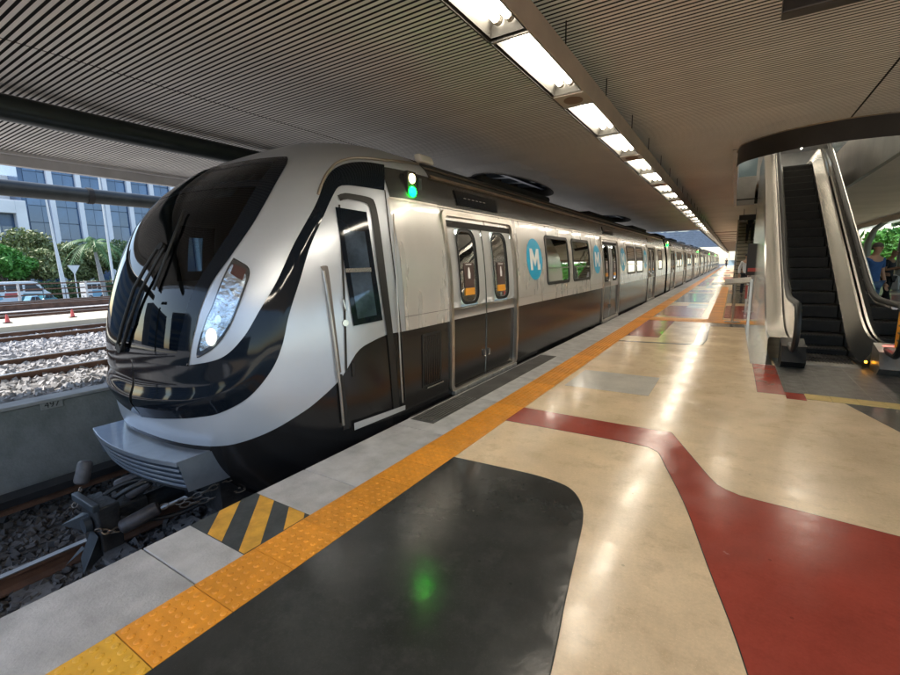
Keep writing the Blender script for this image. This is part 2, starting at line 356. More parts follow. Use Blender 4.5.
# tactile strip
tb = struct(MB().box((TL, PY0, -.05), (TR, PY1, -.004)).build('tactile_strip', joint_m))
def tile_mesh(n, domes, m, name='tactile_tile', parent=tb, w=.325):
    mb = MB().box((0, 0, -.004), (w-.003, w-.003, .004))
    if domes:
        st = w/n
        for i in range(n):
            for j in range(n):
                cx, cy = st*(i+.5), st*(j+.5)
                ring = lambda r, z: [(cx+r*math.cos(math.pi*k/4), cy+r*math.sin(math.pi*k/4), z) for k in range(8)]
                mb.add(ring(.0165, .004)+ring(.0135, .0078)+ring(.008, .0092), [(q, (q+1) % 8, (q+1) % 8+8, q+8) for q in range(8)]+[(q+8, (q+1) % 8+8, (q+1) % 8+16, q+16) for q in range(8)]+[tuple(range(16, 24))])
    return mb.build(name, m, parent)
t_near = tile_mesh(6, True, tact); t_yel = tile_mesh(6, True, tact2); t_far = tile_mesh(6, False, tact)
used = set()
for i in range(-6, 230):
    y = .302+.3265*i
    src = t_yel if i <= 0 or i in (57, 83) else (t_near if i < 50 else t_far)
    if src.name not in used: used.add(src.name); src.location = (TL+.0015, y, 0)
    else: dup(src, (TL+.0015, y, 0))
o = MB().box((TL, .302+.3265*230, -.004), (TR-.003, PY1, .004)).build('tactile_tiles_far', tact, tb); o['kind'] = 'stuff'
tb2 = struct(MB().box((-.47, 12.4, .0004), (-.145, 29, .0022)).build('guide_strip', joint_m))
tf2 = tile_mesh(6, False, tact, parent=tb2); tf2.location = (-.47, 13.05, .003)
for i in range(1, 49): dup(tf2, (-.47, 13.05+.3265*i, .003))
for r_ in range(2):
    for i in range(8): dup(tf2, (TR+.005+.3265*i, 12.39+.3265*r_, .003))
tb3 = struct(MB().box((.76, 5.938, .0004), (3.4, 6.152, .002)).build('landing_tactile_strip', joint_m))
tp = MB().box((0, 0, 0), (.215, .21, .008)).build('tactile_tile', tact3, tb3); tp.location = (.763, 5.94, .001)
for i in range(1, 13): dup(tp, (.763+.22*i, 5.94, .001))
lp = struct(bevelled(MB().box((.592, 6.158, .0005), (2.25, 8.25, .007)), 'landing_plate', plate_m, None, .002, 1))
for i in range(9): MB().box((.62+.18*i, 6.17, .0071), (.622+.18*i, 7.9, .0085)).build('plate_rib', steel2, lp)
struct(MB().box((.30, 7.66, .0005), (.56, 12.2, .006)).build('steel_floor_plate', steel))
# gap filler boards at the doors
for a, b in ((3.45, 7.1), (10.6, 13.9), (17.4, 20.6), (25.0, 28.6)):
    gf = MB().prism([(EDGE+.01, a-.18), (EDGE+.01, b+.18), (EDGE-.045, b), (EDGE-.045, a)], -.09, -.012)
    tag(gf.build('gap_filler', rubber), 'black rubber gap filler fixed to the platform edge below a train door', 'gap filler', 'rubber gap fillers along the platform edge')
gr = thing('floor_grate', 'dirty ribbed metal grate let into the platform edge before the cab door', 'grate', (-2.4, 3.6, 0))
MB().box((-2.60, 3.35, .0005), (-2.33, 6.9, .003)).build('base', mat('grate_dark', (.10, .095, .088), .7, .3, var=.3), gr)
for i in range(7): MB().box((-2.575+.034*i, 3.4, .0031), (-2.563+.034*i, 4.25, .008)).build('bar', steel2, gr)

# ------------------------------------------------------------------ ceiling with slats
CZ = 3.45; PITCH = .058; J1, J2 = -5.35, 1.26; CXL, CXR = -10.1, 6.3
hole = [(-.08, 19.8), (-.08, 10.1)] + [tuple(p) for p in resample([(-.08, 10.0), (-.03, 9.6), (.12, 9.33), (.38, 9.07), (.7, 8.87), (1.2, 8.74), (1.75, 8.8), (2.15, 9.05), (2.42, 9.5), (2.5, 10.1)], 40)] + [(2.5, 19.8)]
ELL = (-4.85, 11.0, .62, 2.0); ELL2 = (-4.85, 22.0, .62, 2.0)
def cut_at(y):
    out = []
    if 8.7 < y < 19.8:
        xs = []
        for i in range(len(hole)):
            (x0, y0), (x1, y1) = hole[i-1], hole[i]
            if (y0 > y) != (y1 > y): xs.append(x0+(y-y0)/(y1-y0)*(x1-x0))
        if len(xs) >= 2: out.append((min(xs)-.004, max(xs)+.004))
    for ex, ey, ea, eb in (ELL, ELL2):
        if abs(y-ey) < eb: w = ea*math.sqrt(1-((y-ey)/eb)**2); out.append((ex-w, ex+w))
    return out
def segs(a, b, cuts):
    S_ = [(a, b)]
    for c0_, c1_ in cuts:
        n = []
        for p, q in S_:
            if c1_ <= p or c0_ >= q: n.append((p, q)); continue
            if c0_ > p: n.append((p, c0_))
            if c1_ < q: n.append((c1_, q))
        S_ = n
    return [s for s in S_ if s[1]-s[0] > .02]
ceil = struct(MB().box((CXL, CY0, CZ+.16), (-.1, 8.7, CZ+.2)).build('ceiling', dark_m))
for a, b in (((CXL, 8.7), (-5.6, 34)), ((-5.6, 8.7), (-4.0, 8.9)), ((-5.6, 13.1), (-4.0, 19.9)), ((-5.6, 24.1), (-4.0, 34)), ((-4.0, 8.7), (-.1, 34)), ((-.1, CY0), (CXR, 8.7)), ((2.52, 8.7), (CXR, 19.8)), ((-.1, 19.8), (CXR, 34)), ((-2.1, 34), (CXR, PY1))):
    MB().box((a[0], a[1], CZ+.16), (b[0], b[1], CZ+.2)).build('backing_panel', dark_m, ceil)
colm = [(CXL+.1, J1-.012), (J1+.012, J2-.012), (J2+.012, CXR)]
MB().prism([(-.1, 8.7), (2.52, 8.7), (2.52, 10.1)]+[p for p in hole[2:-1]][::-1]+[(-.1, 10.1)], CZ+.16, CZ+.2).build('backing_panel', dark_m, ceil)
first = {}; far = MB()
for j in range(int((PY1-CY0)/PITCH)):
    y = CY0+j*PITCH
    for ci, (a, b) in enumerate(colm):
        if y > 34 and ci == 0: continue
        bb = (max(a, -2.1), b) if y > 34 else (a, b)
        if y > 34 and bb[1] <= bb[0]: continue
        near = (1.2, 2.0, 3.2)[ci] <= y < (1.2, 2.0, 3.2)[ci]+5.5
        for p, q in segs(*bb, cut_at(y)):
            if near:
                if ci not in first:
                    s_ = MB().box((a, 0, CZ), (b, .031, CZ+.003)).build('slat', slat_m, ceil); s_.location = (0, y, 0); first[ci] = s_
                else: dup(first[ci], (0, y, 0))
            elif y < 60: far.box((p, y, CZ), (q, y+.031, CZ+.003))
o = far.build('slats_far', slat_m, ceil); o['kind'] = 'stuff'
MB().box((-2.1, 60, CZ), (CXR, PY1, CZ+.02)).build('far_lining', mat('far_lining', (.28, .25, .22), .6, var=.1), ceil)
for i in range(1, 24):
    y = 34+4*i
    MB().box((-2.1, y, CZ-.05), (CXR, y+.12, CZ-.002)).build('cross_beam', housing, ceil)
# roof deck above keeps the sun out
rf = struct(MB().box((CXL, CY0, 3.9), (-5.7, 34, 4.05)).build('roof', conc))
for a, b in (((-5.7, CY0), (-.2, 9.0)), ((-5.7, 13.0), (-.2, 20)), ((-5.7, 24), (-.2, 34)), ((-3.9, 9), (-.2, 13)), ((-3.9, 20), (-.2, 24)), ((-.2, CY0), (CXR, 8.6)), ((2.75, 8.6), (CXR, 20)), ((-.2, 20.05), (CXR, PY1)), ((-2.0, 34), (-.2, PY1))):
    MB().box((a[0], a[1], 3.9), (b[0], b[1], 4.05)).build('roof_slab', conc, rf)
skybl = mat('skylight_steel', (.12, .16, .22), .4, .3, var=.2)
for ex, ey, ea, eb in (ELL, ELL2):
    sk = thing('oval_skylight', 'oval ceiling opening with crossing beams above the '+('first car of the train' if ey < 15 else 'train, beyond the first oval opening'), 'skylight', (ex, ey, CZ))
    P = [[(ex+ea*math.cos(t)*s_, ey+eb*math.sin(t)*s_, z) for t in np.linspace(0, 2*math.pi, 49)] for s_, z in ((1.05, CZ-.012), (1.0, CZ-.012), (1.0, 3.88))]
    MB().grid(P).build('rim', joint_m, sk, True)
    for yy in (-1.1, -.2, .7, 1.5): MB().obox((ex, ey+yy, 3.72), (.75, .3, 0), (-.03, .09, 0), (0, 0, .08)).build('beam', skybl, sk)
    MB().box((ex-.05, ey-1.9, 3.6), (ex+.05, ey+1.9, 3.76)).build('spine_beam', skybl, sk)
    MB().box((ex-1.3, ey-2.7, 4.17), (ex+1.3, ey+2.7, 4.22)).build('cover', mat('skylight_sun_block', (.16, .18, .2), .5), sk)  # oversized lid added above the opening to stop the sun coming through
# hall beyond y = 34 above the tracks: beams with open skylight bays
hall = struct(MB().box((-10.2, 34, 5.2), (-9.2, PY1, 5.5)).build('track_hall_roof', skybl))
for i in range(17):
    y = 36+6*i
    P = [[(-9.2+7.2*t, y+dy, 4.6+1.3*math.sin(math.pi*t)) for t in np.linspace(0, 1, 13)] for dy in (0, 1.5)]
    MB().grid(P).build('roof_rib', skybl, hall, True)
    MB().box((-9.2, y+2.9, 4.7), (-2.0, y+3.1, 5.0)).build('tie_beam', skybl, hall)
MB().box((-2.1, 34, CZ), (-1.98, PY1, 5.2)).build('hall_wall', skybl, hall)
MB().box((CXL, 33.9, CZ), (-2.1, 34.0, 4.05)).build('hall_front', dark_m, hall)
# pipe beam, fascia, outer beam, all along the track on the open side
pb = MB().tube([(-6.8, CY0, 3.27), (-6.8, 34, 3.27)], .14, 20).build('pipe_beam', mat('pipe_paint', (.035, .045, .045), .28, .2, var=.2), None, True)
tag(pb, 'long dark green round pipe beam hanging under the slatted ceiling beside the train', 'beam')
fa = thing('canopy_fascia', 'light grey channel fascia along the open edge of the canopy', 'fascia', (CXL, 0, CZ))
MB().box((CXL-.12, CY0, 3.24), (CXL-.003, 34, 4.06)).build('web', mat('fascia_paint', (.55, .55, .55), .5, var=.1), fa)
MB().box((CXL, CY0, 3.40), (CXL+.1, 34, 3.449)).build('lip', MATS['fascia_paint'], fa)
bm_ = thing('outer_beam', 'dark grey beam with a coupling ring crossing in front of the office building', 'beam', (-11.5, 0, 3.0))
MB().tube([(-11.5, CY0, 3.06), (-11.5, 34, 3.06)], .15, 16).build('tube', mat('beam_paint', (.028, .033, .032), .45, .2, var=.3), bm_, True)
yb_ = onx((88, 186), -11.5).y
MB().tube([(-11.5, yb_-.05, 3.06), (-11.5, yb_+.05, 3.06)], .165, 16).build('coupling_ring', joint_m, bm_, True)
for y in (-4, 16, 28):
    col = thing('canopy_column', 'slim dark steel column carrying the open side of the canopy', 'column', (-11.5, y, -.16), 'columns along the open side')
    MB().tube([(-11.5, y, -.16), (-11.5, y, 2.93)], .12, 16).build('shaft', MATS['beam_paint'], col, True)
    MB().box((-11.75, y-.25, -.16), (-11.25, y+.25, -.1)).build('base_plate', steel2, col)
    MB().box((-11.4, y-.05, 3.15), (-10.2, y+.05, 3.3)).build('bracket', MATS['beam_paint'], col)

# ------------------------------------------------------------------ light line
LX0, LX1, LZ = -1.515, -1.235, 3.0
def light_unit(y0, grp):
    t = thing('ceiling_light', 'twin tube fluorescent trough in the long line of lights over the platform', 'light fitting', (-1.375, y0, LZ), grp)
    hb = MB()
    for b0 in (0, 1.27):
        ya, yb = y0+b0, y0+b0+1.25
        # trough: sloping reflector, closed on top
        P = [[(LX0+.02, ya+.02, LZ+.001), (LX0+.02, yb-.02, LZ+.001)], [(LX0+.075, ya+.07, LZ+.13), (LX0+.075, yb-.07, LZ+.13)], [(LX1-.075, ya+.07, LZ+.13), (LX1-.075, yb-.07, LZ+.13)], [(LX1-.02, ya+.02, LZ+.001), (LX1-.02, yb-.02, LZ+.001)]]
        rm = MB().grid(P); rm.add([P[0][0], P[1][0], P[2][0], P[3][0]], [(0, 1, 2, 3)]); rm.add([P[0][1], P[1][1], P[2][1], P[3][1]], [(3, 2, 1, 0)])
        rm.build('reflector', refl_m, t)
        for dx in (-.042, .042):
            tb_ = MB().tube([(-1.375+dx, ya+.06, LZ+.07), (-1.375+dx, yb-.06, LZ+.07)], .027, 10).build('tube', tube_m, t, True)
            for yy in (ya+.085, yb-.085): MB().tube([(-1.375+dx, yy-.025, LZ+.07), (-1.375+dx, yy+.025, LZ+.07)], .030, 10).build('tube_cap', mat('cap_metal', (.5, .46, .4), .4, .7), tb_, True)
        MB().box((LX0, ya-.01, LZ-.012), (LX1, ya+.015, LZ)).build('end_frame', steel2, t)
    MB().box((LX0, y0+2.52, LZ-.008), (LX1, y0+2.84, LZ+.01)).build('speaker_plate', housing, t)
    a = [(-1.375+.085*math.cos(k), y0+2.68+.1*math.sin(k)) for k in np.linspace(0, 2*math.pi, 21)[:-1]]
    MB().prism(a, LZ-.013, LZ-.0085).build('speaker_grille', mat('grille_brown', (.16, .09, .055), .7), t)
    MB().box((LX0-.012, y0, LZ-.012), (LX0, y0+2.84, LZ+.17)).build('perforated_edge', mat('edge_dark', (.03, .025, .02), .7), t)
    hb.box((LX1, y0, LZ-.012), (LX1+.012, y0+2.84, LZ+.17)); hb.box((LX0, y0, LZ+.135), (LX1, y0+2.84, LZ+.17))
    hb.build('housing', housing, t)
    for yy in (y0+.75, y0+2.2): MB().tube([(-1.30, yy, LZ+.17), (-1.30, yy, CZ+.02)], .006, 6).build('hanger_rod', joint_m, t)
    return t
u0 = light_unit(1.72, 'light fittings in one line over the platform')
for i in [-1]+list(range(1, 44)):
    c = copy_tree(u0); c.location.y = 1.72+2.84*i

# ================================================================== TRAIN
XC = -4.30
WK = np.array([[-.8,1.50],[-.3,1.56],[0,1.59],[.8,1.61],[1.2,1.60],[1.6,1.57],[2.0,1.51],[2.3,1.44],[2.5,1.36],[2.6,1.26],[2.7,1.07],[2.78,.83],[2.84,.5],[2.87,.2],[2.88,0.02]])
def W(z): return float(pchip(WK[:, 0], WK[:, 1], np.array(z)))
YFK = ([-.7,-.4,-.1,.2,.5,.8,1.1,1.5,1.9,2.2,2.5,2.7,2.88], [2.35,2.0,1.806,1.726,1.706,1.708,1.752,1.864,2.049,2.302,2.709,3.124,3.59])
LK = ([-.7,-.1,1,2,2.88], [1.2,1.428,1.427,1.628,.483])
PN, QN = 2.783, 1.786
def yf(z): return float(pchip(*YFK, np.array(z)))
def ll(z): return float(pchip(*LK, np.array(z)))
YB = 4.22
def nose_pt(t, z, s=None):
    # t in [-90, 90] degrees round the nose; beyond that the straight side up to YB (t = +-100)
    w, a, l = W(z), yf(z), ll(z); at = abs(t); sg = 1 if t > 0 else -1
    if at <= 90:
        x = w*math.sin(R_(at))**(2/PN); y = a+l-l*max(0, math.cos(R_(at)))**(2/QN)
    else: x = w; y = a+l+(YB-a-l)*(at-90)/10
    return Vector((XC+sg*x, y, z))
def nose_t(P):
    x, y, z = P; w, a, l = W(z), yf(z), ll(z)
    if y > a+l: return (1 if x > XC else -1)*(90+10*(y-a-l)/(YB-a-l))
    u = min(1, abs(x-XC)/w); return (1 if x > XC else -1)*math.degrees(math.asin(u**(PN/2)))
TS = [0]+[90*(k/44)**.9 for k in range(1, 45)]; TS = sorted(set([-t for t in TS]+TS)) ; TS = [-100+1.0*k for k in range(0, 10)]+TS+[91+1.0*k for k in range(0, 10)]
ZMIN = -.68
ZS = list(np.linspace(ZMIN, 2.3, 80))+list(np.linspace(2.33, 2.7, 16))+[2.72, 2.74, 2.76, 2.78, 2.8, 2.82, 2.84, 2.855, 2.865, 2.873, 2.8795]
base = MB().grid([[nose_pt(t, z) for t in TS] for z in ZS])
bmt = bmesh.new(); mt = bpy.data.meshes.new('t'); mt.from_pydata(base.v, [], base.f); bmt.from_mesh(mt); BV = BVHTree.FromBMesh(bmt); bpy.data.meshes.remove(mt)
def hit(q):
    d = pray(q).normalized(); p, n, i, _ = BV.ray_cast(CAM, d)
    if p is None:   # just off the silhouette: nearest surface point
        best = None
        for s_ in np.linspace(1.5, 7, 120):
            pp, nn, ii, dd = BV.find_nearest(CAM+d*s_)
            if best is None or dd < best[0]: best = (dd, pp, nn)
        p, n = best[1], best[2]
    p2, n2, _, _ = BV.find_nearest(p)
    if n2.dot(d) > 0: n2 = -n2
    return p, n2
def nrm(P):
    e = .01; t = nose_t(P); z = P.z
    a = nose_pt(t+.5, z)-nose_pt(t-.5, z); b = nose_pt(t, min(z+e, 2.87))-nose_pt(t, max(z-e, ZMIN)); n = a.cross(b).normalized()
    c = Vector((XC, 4.2, 1.2)); return n if n.dot(P-c) > 0 else -n
def pixgrid(A, B, nu, nv, off=.004, flip=False):
    A = resample(A, nu); B = resample(B, nu); G = []
    for i in range(nu):
        row = []
        for j in range(nv):
            v = j/(nv-1); p, n = hit(A[i]*(1-v)+B[i]*v); n = nrm(p)
            row.append(p+n*(off(i/(nu-1), v) if callable(off) else off))
        G.append(row)
    return G
def mirror(G): return [[Vector((2*XC-p.x, p.y, p.z)) for p in r] for r in G]
lead = thing('metro_car', 'leading car of the metro train with rounded black and silver nose', 'train car', (XC, 2.0, -1.05), 'cars of the metro train')
# windscreen outline: right edge as x(z)
WR = [(287,157),(287.5,163),(277,182),(254.5,222),(232,255),(212,283.5),(201,309),(195.5,330),(192,345),(189,366)]
wr = [hit(q)[0] for q in resample(WR, 60)]; wr = sorted([(p.z, p.x-XC) for p in wr])
wzs = [a for a, b in wr]; wxs = [b for a, b in wr]
WZ0, WZ1 = wzs[0], wzs[-1]
def wx(z): return float(np.interp(z, wzs, wxs))
def front(xr, z):
    w, a, l = W(z), yf(z), ll(z); u = min(1, abs(xr)/w); return Vector((XC+xr, a+l-l*(1-u**PN)**(1/QN), z))
def sup(h): return Vector((h.x, h.y, h.z))
def wgrid(z0, z1, fr, nz, nx, off, x0=-1, x1=1):
    G = []
    for k in range(nz):
        z = z0+(z1-z0)*k/(nz-1); row = []
        for j in range(nx):
            s_ = x0+(x1-x0)*j/(nx-1); x_ = s_*(wx(z)*fr if fr < 2 else max(.03, wx(z)-(fr-2))); p = front(x_, z); row.append(p+nrm(p)*off)
        G.append(row)
    return G
# nose shell split into silver upper shell and dark lower skirt, windscreen opening cut out
DK = [(212,446.5),(232,444.6),(254.5,438),(277,428),(300,414),(314,404),(334,386),(345,372.5),(358,351),(373,341),(389,334),(401,332)]
dk = [hit(q)[0] for q in resample(DK, 60)]
dkt = [nose_t(p) for p in dk]; dkz = [p.z for p in dk]
o_ = np.argsort(dkt); dkt = np.array(dkt)[o_]; dkz = np.array(dkz)[o_]
def zsplit(t): return float(np.interp(abs(t), np.r_[dkt, 100], np.r_[dkz, .865], left=dkz[0]))
TT = TS
up = MB(); G = []
for t in TT:
    z0 = zsplit(t); zz = list(np.linspace(z0, 2.3, 70))+ZS[80:]
    G.append([nose_pt(t, z) for z in zz])
n_, m_ = len(G), len(G[0]); up.v = [tuple(p) for r in G for p in r]
def in_ws(p):
    z = p.z
    if not (WZ0+.03 < z < WZ1-.04): return False
    return abs(p.x-XC) < wx(z)-.035 and p.y < 3.6
for i in range(n_-1):
    for j in range(m_-1):
        c = (G[i][j]+G[i+1][j]+G[i][j+1]+G[i+1][j+1])/4
        if in_ws(c) or (c.x < XC-1 and 2.99 < c.y < 3.30 and 1.43 < c.z < 1.95): continue
        up.f.append((i*m_+j, (i+1)*m_+j, (i+1)*m_+j+1, i*m_+j+1))
up.build('nose_shell', nose_m, lead, True, 60)
lo = MB().grid([[nose_pt(t, z) for z in np.linspace(ZMIN, zsplit(t), 20)] for t in TT]).build('lower_skirt', lowdark, lead, True, 60)
# windscreen: black printed border + tinted glass
IN = .085
bor = MB()
gl_z0, gl_z1 = WZ0+.10, WZ1-.07
for sgn in (-1, 1):
    Gb = []
    for k in range(60):
        z = WZ0+(WZ1-WZ0)*k/59; row = []
        for j in range(5):
            x_ = sgn*max(0.0, (wx(z)-(IN+.03)*j/4)); p = front(x_, z); row.append(p+nrm(p)*.006)
        Gb.append(row)
    bor.grid(Gb)
bor.grid(wgrid(WZ0, gl_z0, 1, 6, 60, .006)); bor.grid(wgrid(gl_z1, WZ1, 1, 5, 50, .006))
zt0, zt1 = 2.18, 2.24                                   # black bar between screen and header glass
bor.grid(wgrid(zt0, zt1, 1, 4, 50, .0062))
ws = MB().grid(wgrid(gl_z0, gl_z1, 2+IN, 60, 50, .004)).build('windscreen', wind_g, lead, True, 80)
bor.build('printed_border', gloss_black, ws, True, 60)
dz0, dz1 = hit((215, 193))[0].z, hit((222, 172))[0].z
MB().grid([[front(x_, z)+nrm(front(x_, z))*-.05 for x_ in np.linspace(-.50, .62, 20)] for z in np.linspace(dz0, dz1, 6)]).build('destination_display', mat('display_grey', (.62, .64, .62), .4, var=.35, vscale=9), lead, True)
# window of the cab door on the far side, seen through the windscreen
fw = MB().grid([[front(-W(z)*(1-max(0, (yf(z)+ll(z)-y)/ll(z))**QN)**(1/PN), z)+Vector((-.004, 0, 0)) if (yf(z)+ll(z)-y) > 0.02 else Vector((XC-W(z)-.004, y, z)) for y in np.linspace(2.9, 3.42, 8)] for z in np.linspace(1.36, 2.02, 8)]).build('far_cab_window', clear_g, lead, True, 80)
def left_pt(y, z, off):
    v = max(0, (yf(z)+ll(z)-y)/ll(z)); return Vector((XC-W(z)*(1-v**QN)**(1/PN)+off, y, z))
for y0, y1, z0, z1 in ((2.90, 3.05, 1.36, 2.02), (3.25, 3.42, 1.36, 2.02), (3.051, 3.249, 1.36, 1.48), (3.051, 3.249, 1.89, 2.02)):
    MB().grid([[left_pt(y, z, .012) for y in np.linspace(y0, y1, 5)] for z in np.linspace(z0, z1, 8)]).build('frame', rubber, fw, True)
# cab interior
MB().box((XC-1.5, 3.95, .05), (XC-.15, 4.0, 2.6)).build('cab_bulkhead', cabdark, lead)
cb = MB(); cb.box((XC+.45, 3.95, .05), (XC+1.45, 4.0, 2.4)); cb.box((XC-.15, 3.95, .05), (XC+.45, 4.0, .9)); cb.box((XC-.15, 3.95, 1.9), (XC+.45, 4.0, 2.6)); cb.build('cab_bulkhead', cabdark, lead)
MB().prism([(XC-.6, 2.1), (XC+.6, 2.1), (XC+1.0, 2.5), (XC+1.3, 3.1), (XC+1.4, 4.0), (XC-1.4, 4.0), (XC-1.3, 3.1), (XC-1.0, 2.5)], -.02, .05).build('cab_floor', cabdark, lead)
MB().prism([(2.0, .05), (2.0, .95), (2.35, 1.0), (2.75, .85), (2.75, .05)], XC-.7, XC+.7, 'x').build('driving_desk', mat('desk_grey', (.07, .08, .09), .5), lead)
sd = MB().box((XC-.05, 3.1, .5), (XC+.45, 3.55, .62)); sd.box((XC-.05, 3.5, .6), (XC+.45, 3.62, 1.35)); sd.box((XC+.1, 3.2, .05), (XC+.3, 3.4, .5)); bevelled(sd, 'driver_seat', cabdark, lead, .03)
# black band sweeping round the nose and over the cab door
BL = [(150,378),(176,376),(189,370.5),(221,358),(243,338),(260,310),(277,281),(294,244),(314,208),(321,191),(324,183),(331,172),(341,165.5),(354,162.5),(368,162.5),(384,165)]
BR = [(156,418),(178,418.4),(198,417),(221,412.5),(249,397),(271,371),(282,346),(289,315),(300,280),(310,247),(321,222),(331,199.5),(338,187.5),(346,185.5),(354,186),(368,188),(384,190.5)]
def boff(u, v):
    k = max(0, 1-u*2.6); bulge = math.exp(-((v-.70)/.19)**2)
    return .005+.05*k*bulge+.008*math.sin(math.pi*v)
# start both curves on the centre line of the nose
def centre_px(z):
    p = front(0.0, z)-CAM; return (450+F_PX*p.dot(CR)/p.dot(CW), 337.5-F_PX*p.dot(CU)/p.dot(CW))
def to_px(p): p = p-CAM; return (450+F_PX*p.dot(CR)/p.dot(CW), 337.5-F_PX*p.dot(CU)/p.dot(CW))
BL2 = [to_px(front(f*wx(WZ0), WZ0+.004)) for f in (.0, .2, .4, .6, .8, .97)]+[q for q in BL if q[0] > 200]
BR2 = [to_px(front(0, .238))]+[q for q in BR if q[0] > 150]
Gb = pixgrid(BL2, BR2, 110, 14, boff)
bd = MB().grid(Gb); bd.grid([r[::-1] for r in mirror(Gb)]); bd.build('black_band', gloss_black, lead, True, 80)
# headlight: housing, glass lens, lamp
HL = [(234,258),(242,262.5),(248.5,267),(250,275),(244,293),(237,311),(230,327),(221,341),(212,350),(204,355),(197.5,358),(197.5,350),(201,336),(206,320),(212,307),(218,291),(224,276),(230,264)]
hc = (223, 308)
def fan(poly, c, off, rings=6, n=60, sc=1.0):
    B_ = resample(list(poly)+[poly[0]], n); G_ = []
    for k in range(rings+1):
        row = []
        for q in B_:
            f = sc*k/rings; p, _ = hit(np.array(c)*(1-f)+q*f); row.append(p+nrm(p)*off)
        G_.append(row)
    return G_
hg = fan(HL, hc, .007)
hd = MB().grid(hg); hd.grid(mirror(hg)); hl = hd.build('headlight', mat('headlight_trim', (.03, .03, .032), .25, spec=.6), lead, True, 80)
hg = fan(HL, hc, .010, sc=.86); MB().grid(hg).grid(mirror(hg)).build('reflector', mat('headlight_reflector', (.62, .66, .70), .16, .9, var=.45, vscale=14, bump=.5, bscale=22), hl, True, 80)
for c, r_ in (((212, 337), 9), ((219, 320), 5)):
    lg = [(c[0]+r_*.62*math.cos(a), c[1]+r_*math.sin(a)) for a in np.linspace(0, 2*math.pi, 13)[:-1]]
    lg = fan(lg, c, .013, 3, 24); MB().grid(lg).build('lamp', head_l if r_ > 6 else mat('lamp_chrome', (.8, .8, .8), .1, 1), hl, True, 80)
lg = [(238, 266), (246, 270), (243, 280), (233, 278)]
G_ = pixgrid([(234.5, 264), (231, 274)], [(247, 270), (243, 281)], 6, 6, .0125); MB().grid(G_).build('tail_lamp', mat('tail_red', (.07, .012, .014), .2, coat=1), hl, True)
hg = fan(HL, hc, .018, sc=.97); MB().grid(hg).build('lens', lens_g, hl, True, 80)
# wipers
wp = MB()
def wpt(q, off): p, _ = hit(q); return p+nrm(p)*off
wip = MB().tube([wpt(q, .03) for q in [(187, 213), (180, 231), (172, 252), (164, 273), (157, 291)]], .011, 8).build('wiper_blade', rubber, lead, True)
MB().tube([wpt(q, .032) for q in [(121, 348), (127, 325), (138, 290), (150, 268), (163, 247)]], .014, 8).build('wiper_arm', rubber, lead, True)
MB().tube([wpt(q, .034) for q in [(126, 349), (133, 325), (145, 292), (157, 270), (168, 250)]], .012, 8).build('wiper_arm', rubber, lead, True)
MB().tube([wpt((165, 248), .015), wpt((165, 248), .045)], .035, 12).build('wiper_knuckle', rubber, lead, True)
MB().tube([wpt((124, 348), .0), wpt((124, 348), .045)], .04, 12).build('wiper_pivot', rubber, lead, True)
# cab door details
def pquad(a, b, c, d, nu, nv, off): return pixgrid([a, ((a[0]+d[0])/2, (a[1]+d[1])/2), d], [b, ((b[0]+c[0])/2, (b[1]+c[1])/2), c], nu, nv, off)
gA = [(334, 376), (334.5, 300), (334, 230), (333.5, 203), (337, 196), (344, 193.5), (356, 195), (368, 197.5), (374, 202), (379, 225), (386, 280), (393, 340), (399, 409)]
gB = [(338, 376), (338.5, 300), (338, 232), (338, 208), (340, 201.5), (346, 199.5), (356, 201), (365, 203.5), (369, 208), (372.5, 228), (379, 283), (387, 341), (393, 411)]
gasket = MB().grid(pixgrid(gA[4:], gB[4:], 60, 3, .009)).build('cab_door_gasket', rubber, lead, True)
MB().grid(pixgrid([(345, 372), (343, 300), (340, 240), (338, 205)], [(347, 372), (345, 300), (342, 240), (340, 205)], 30, 2, .0075)).build('cab_door_seam', joint_m, lead, True)
cw = MB().grid(pquad((335, 207.5), (366, 212.5), (382, 320), (353, 326), 20, 8, .010)).build('cab_door_window', gloss_black, lead, True)
MB().grid(pquad((343, 231), (364, 232), (376, 315), (357, 319), 14, 7, .013)).build('pane', mat('cab_pane', (.05, .075, .11), .06, .3, spec=.8, var=.6, vscale=4), cw, True)
MB().grid(pquad((344.5, 269), (370, 268), (370.5, 272), (345, 273), 5, 4, .016)).build('transom', steel, cw, True)
MB().grid(pixgrid([(320, 267), (326, 266), (329, 275), (337, 340), (341, 372)], [(323, 272), (325, 275), (327, 290), (333.5, 340), (338, 373)], 40, 3, .008)).build('grab_recess', mat('recess_grey', (.16, .14, .125), .6), lead, True)
MB().grid(pixgrid([(338, 374), (341, 400), (343, 430)], [(342, 374), (346, 400), (349, 428)], 20, 3, .008)).build('grab_recess', rubber, lead, True)
MB().tube([wpt(q, .03) for q in [(322.5, 272), (325, 285), (330, 318), (335.5, 360), (339, 390), (342, 424)]], .012, 8).build('grab_rail', frame_al, lead, True)
MB().tube([wpt(q, .03) for q in [(391.5, 215), (395, 300), (399, 380), (400.5, 402)]], .008, 8).build('door_grab_rail', frame_al, lead, True)
hb = MB().tube([wpt((342.5, 299), .01), wpt((342, 300.5), .03), wpt((344, 309), .03), wpt((345, 311), .01)], .007, 8).build('cab_door_handle', steel, lead, True)
MB().tube([wpt((345, 323), .008), wpt((345, 323), .014)], .028, 12).build('lock_plate', steel, lead, True)
MB().grid(pquad((351, 363), (354, 362), (354.5, 376), (352, 377), 4, 3, .009)).build('lock_slot', joint_m, lead, True)
MB().grid(pquad((352.5, 422), (403, 404.5), (403, 409), (353, 429), 10, 3, .03)).build('cab_step', mat('step_metal', (.62, .62, .62), .4, .6), lead, True)
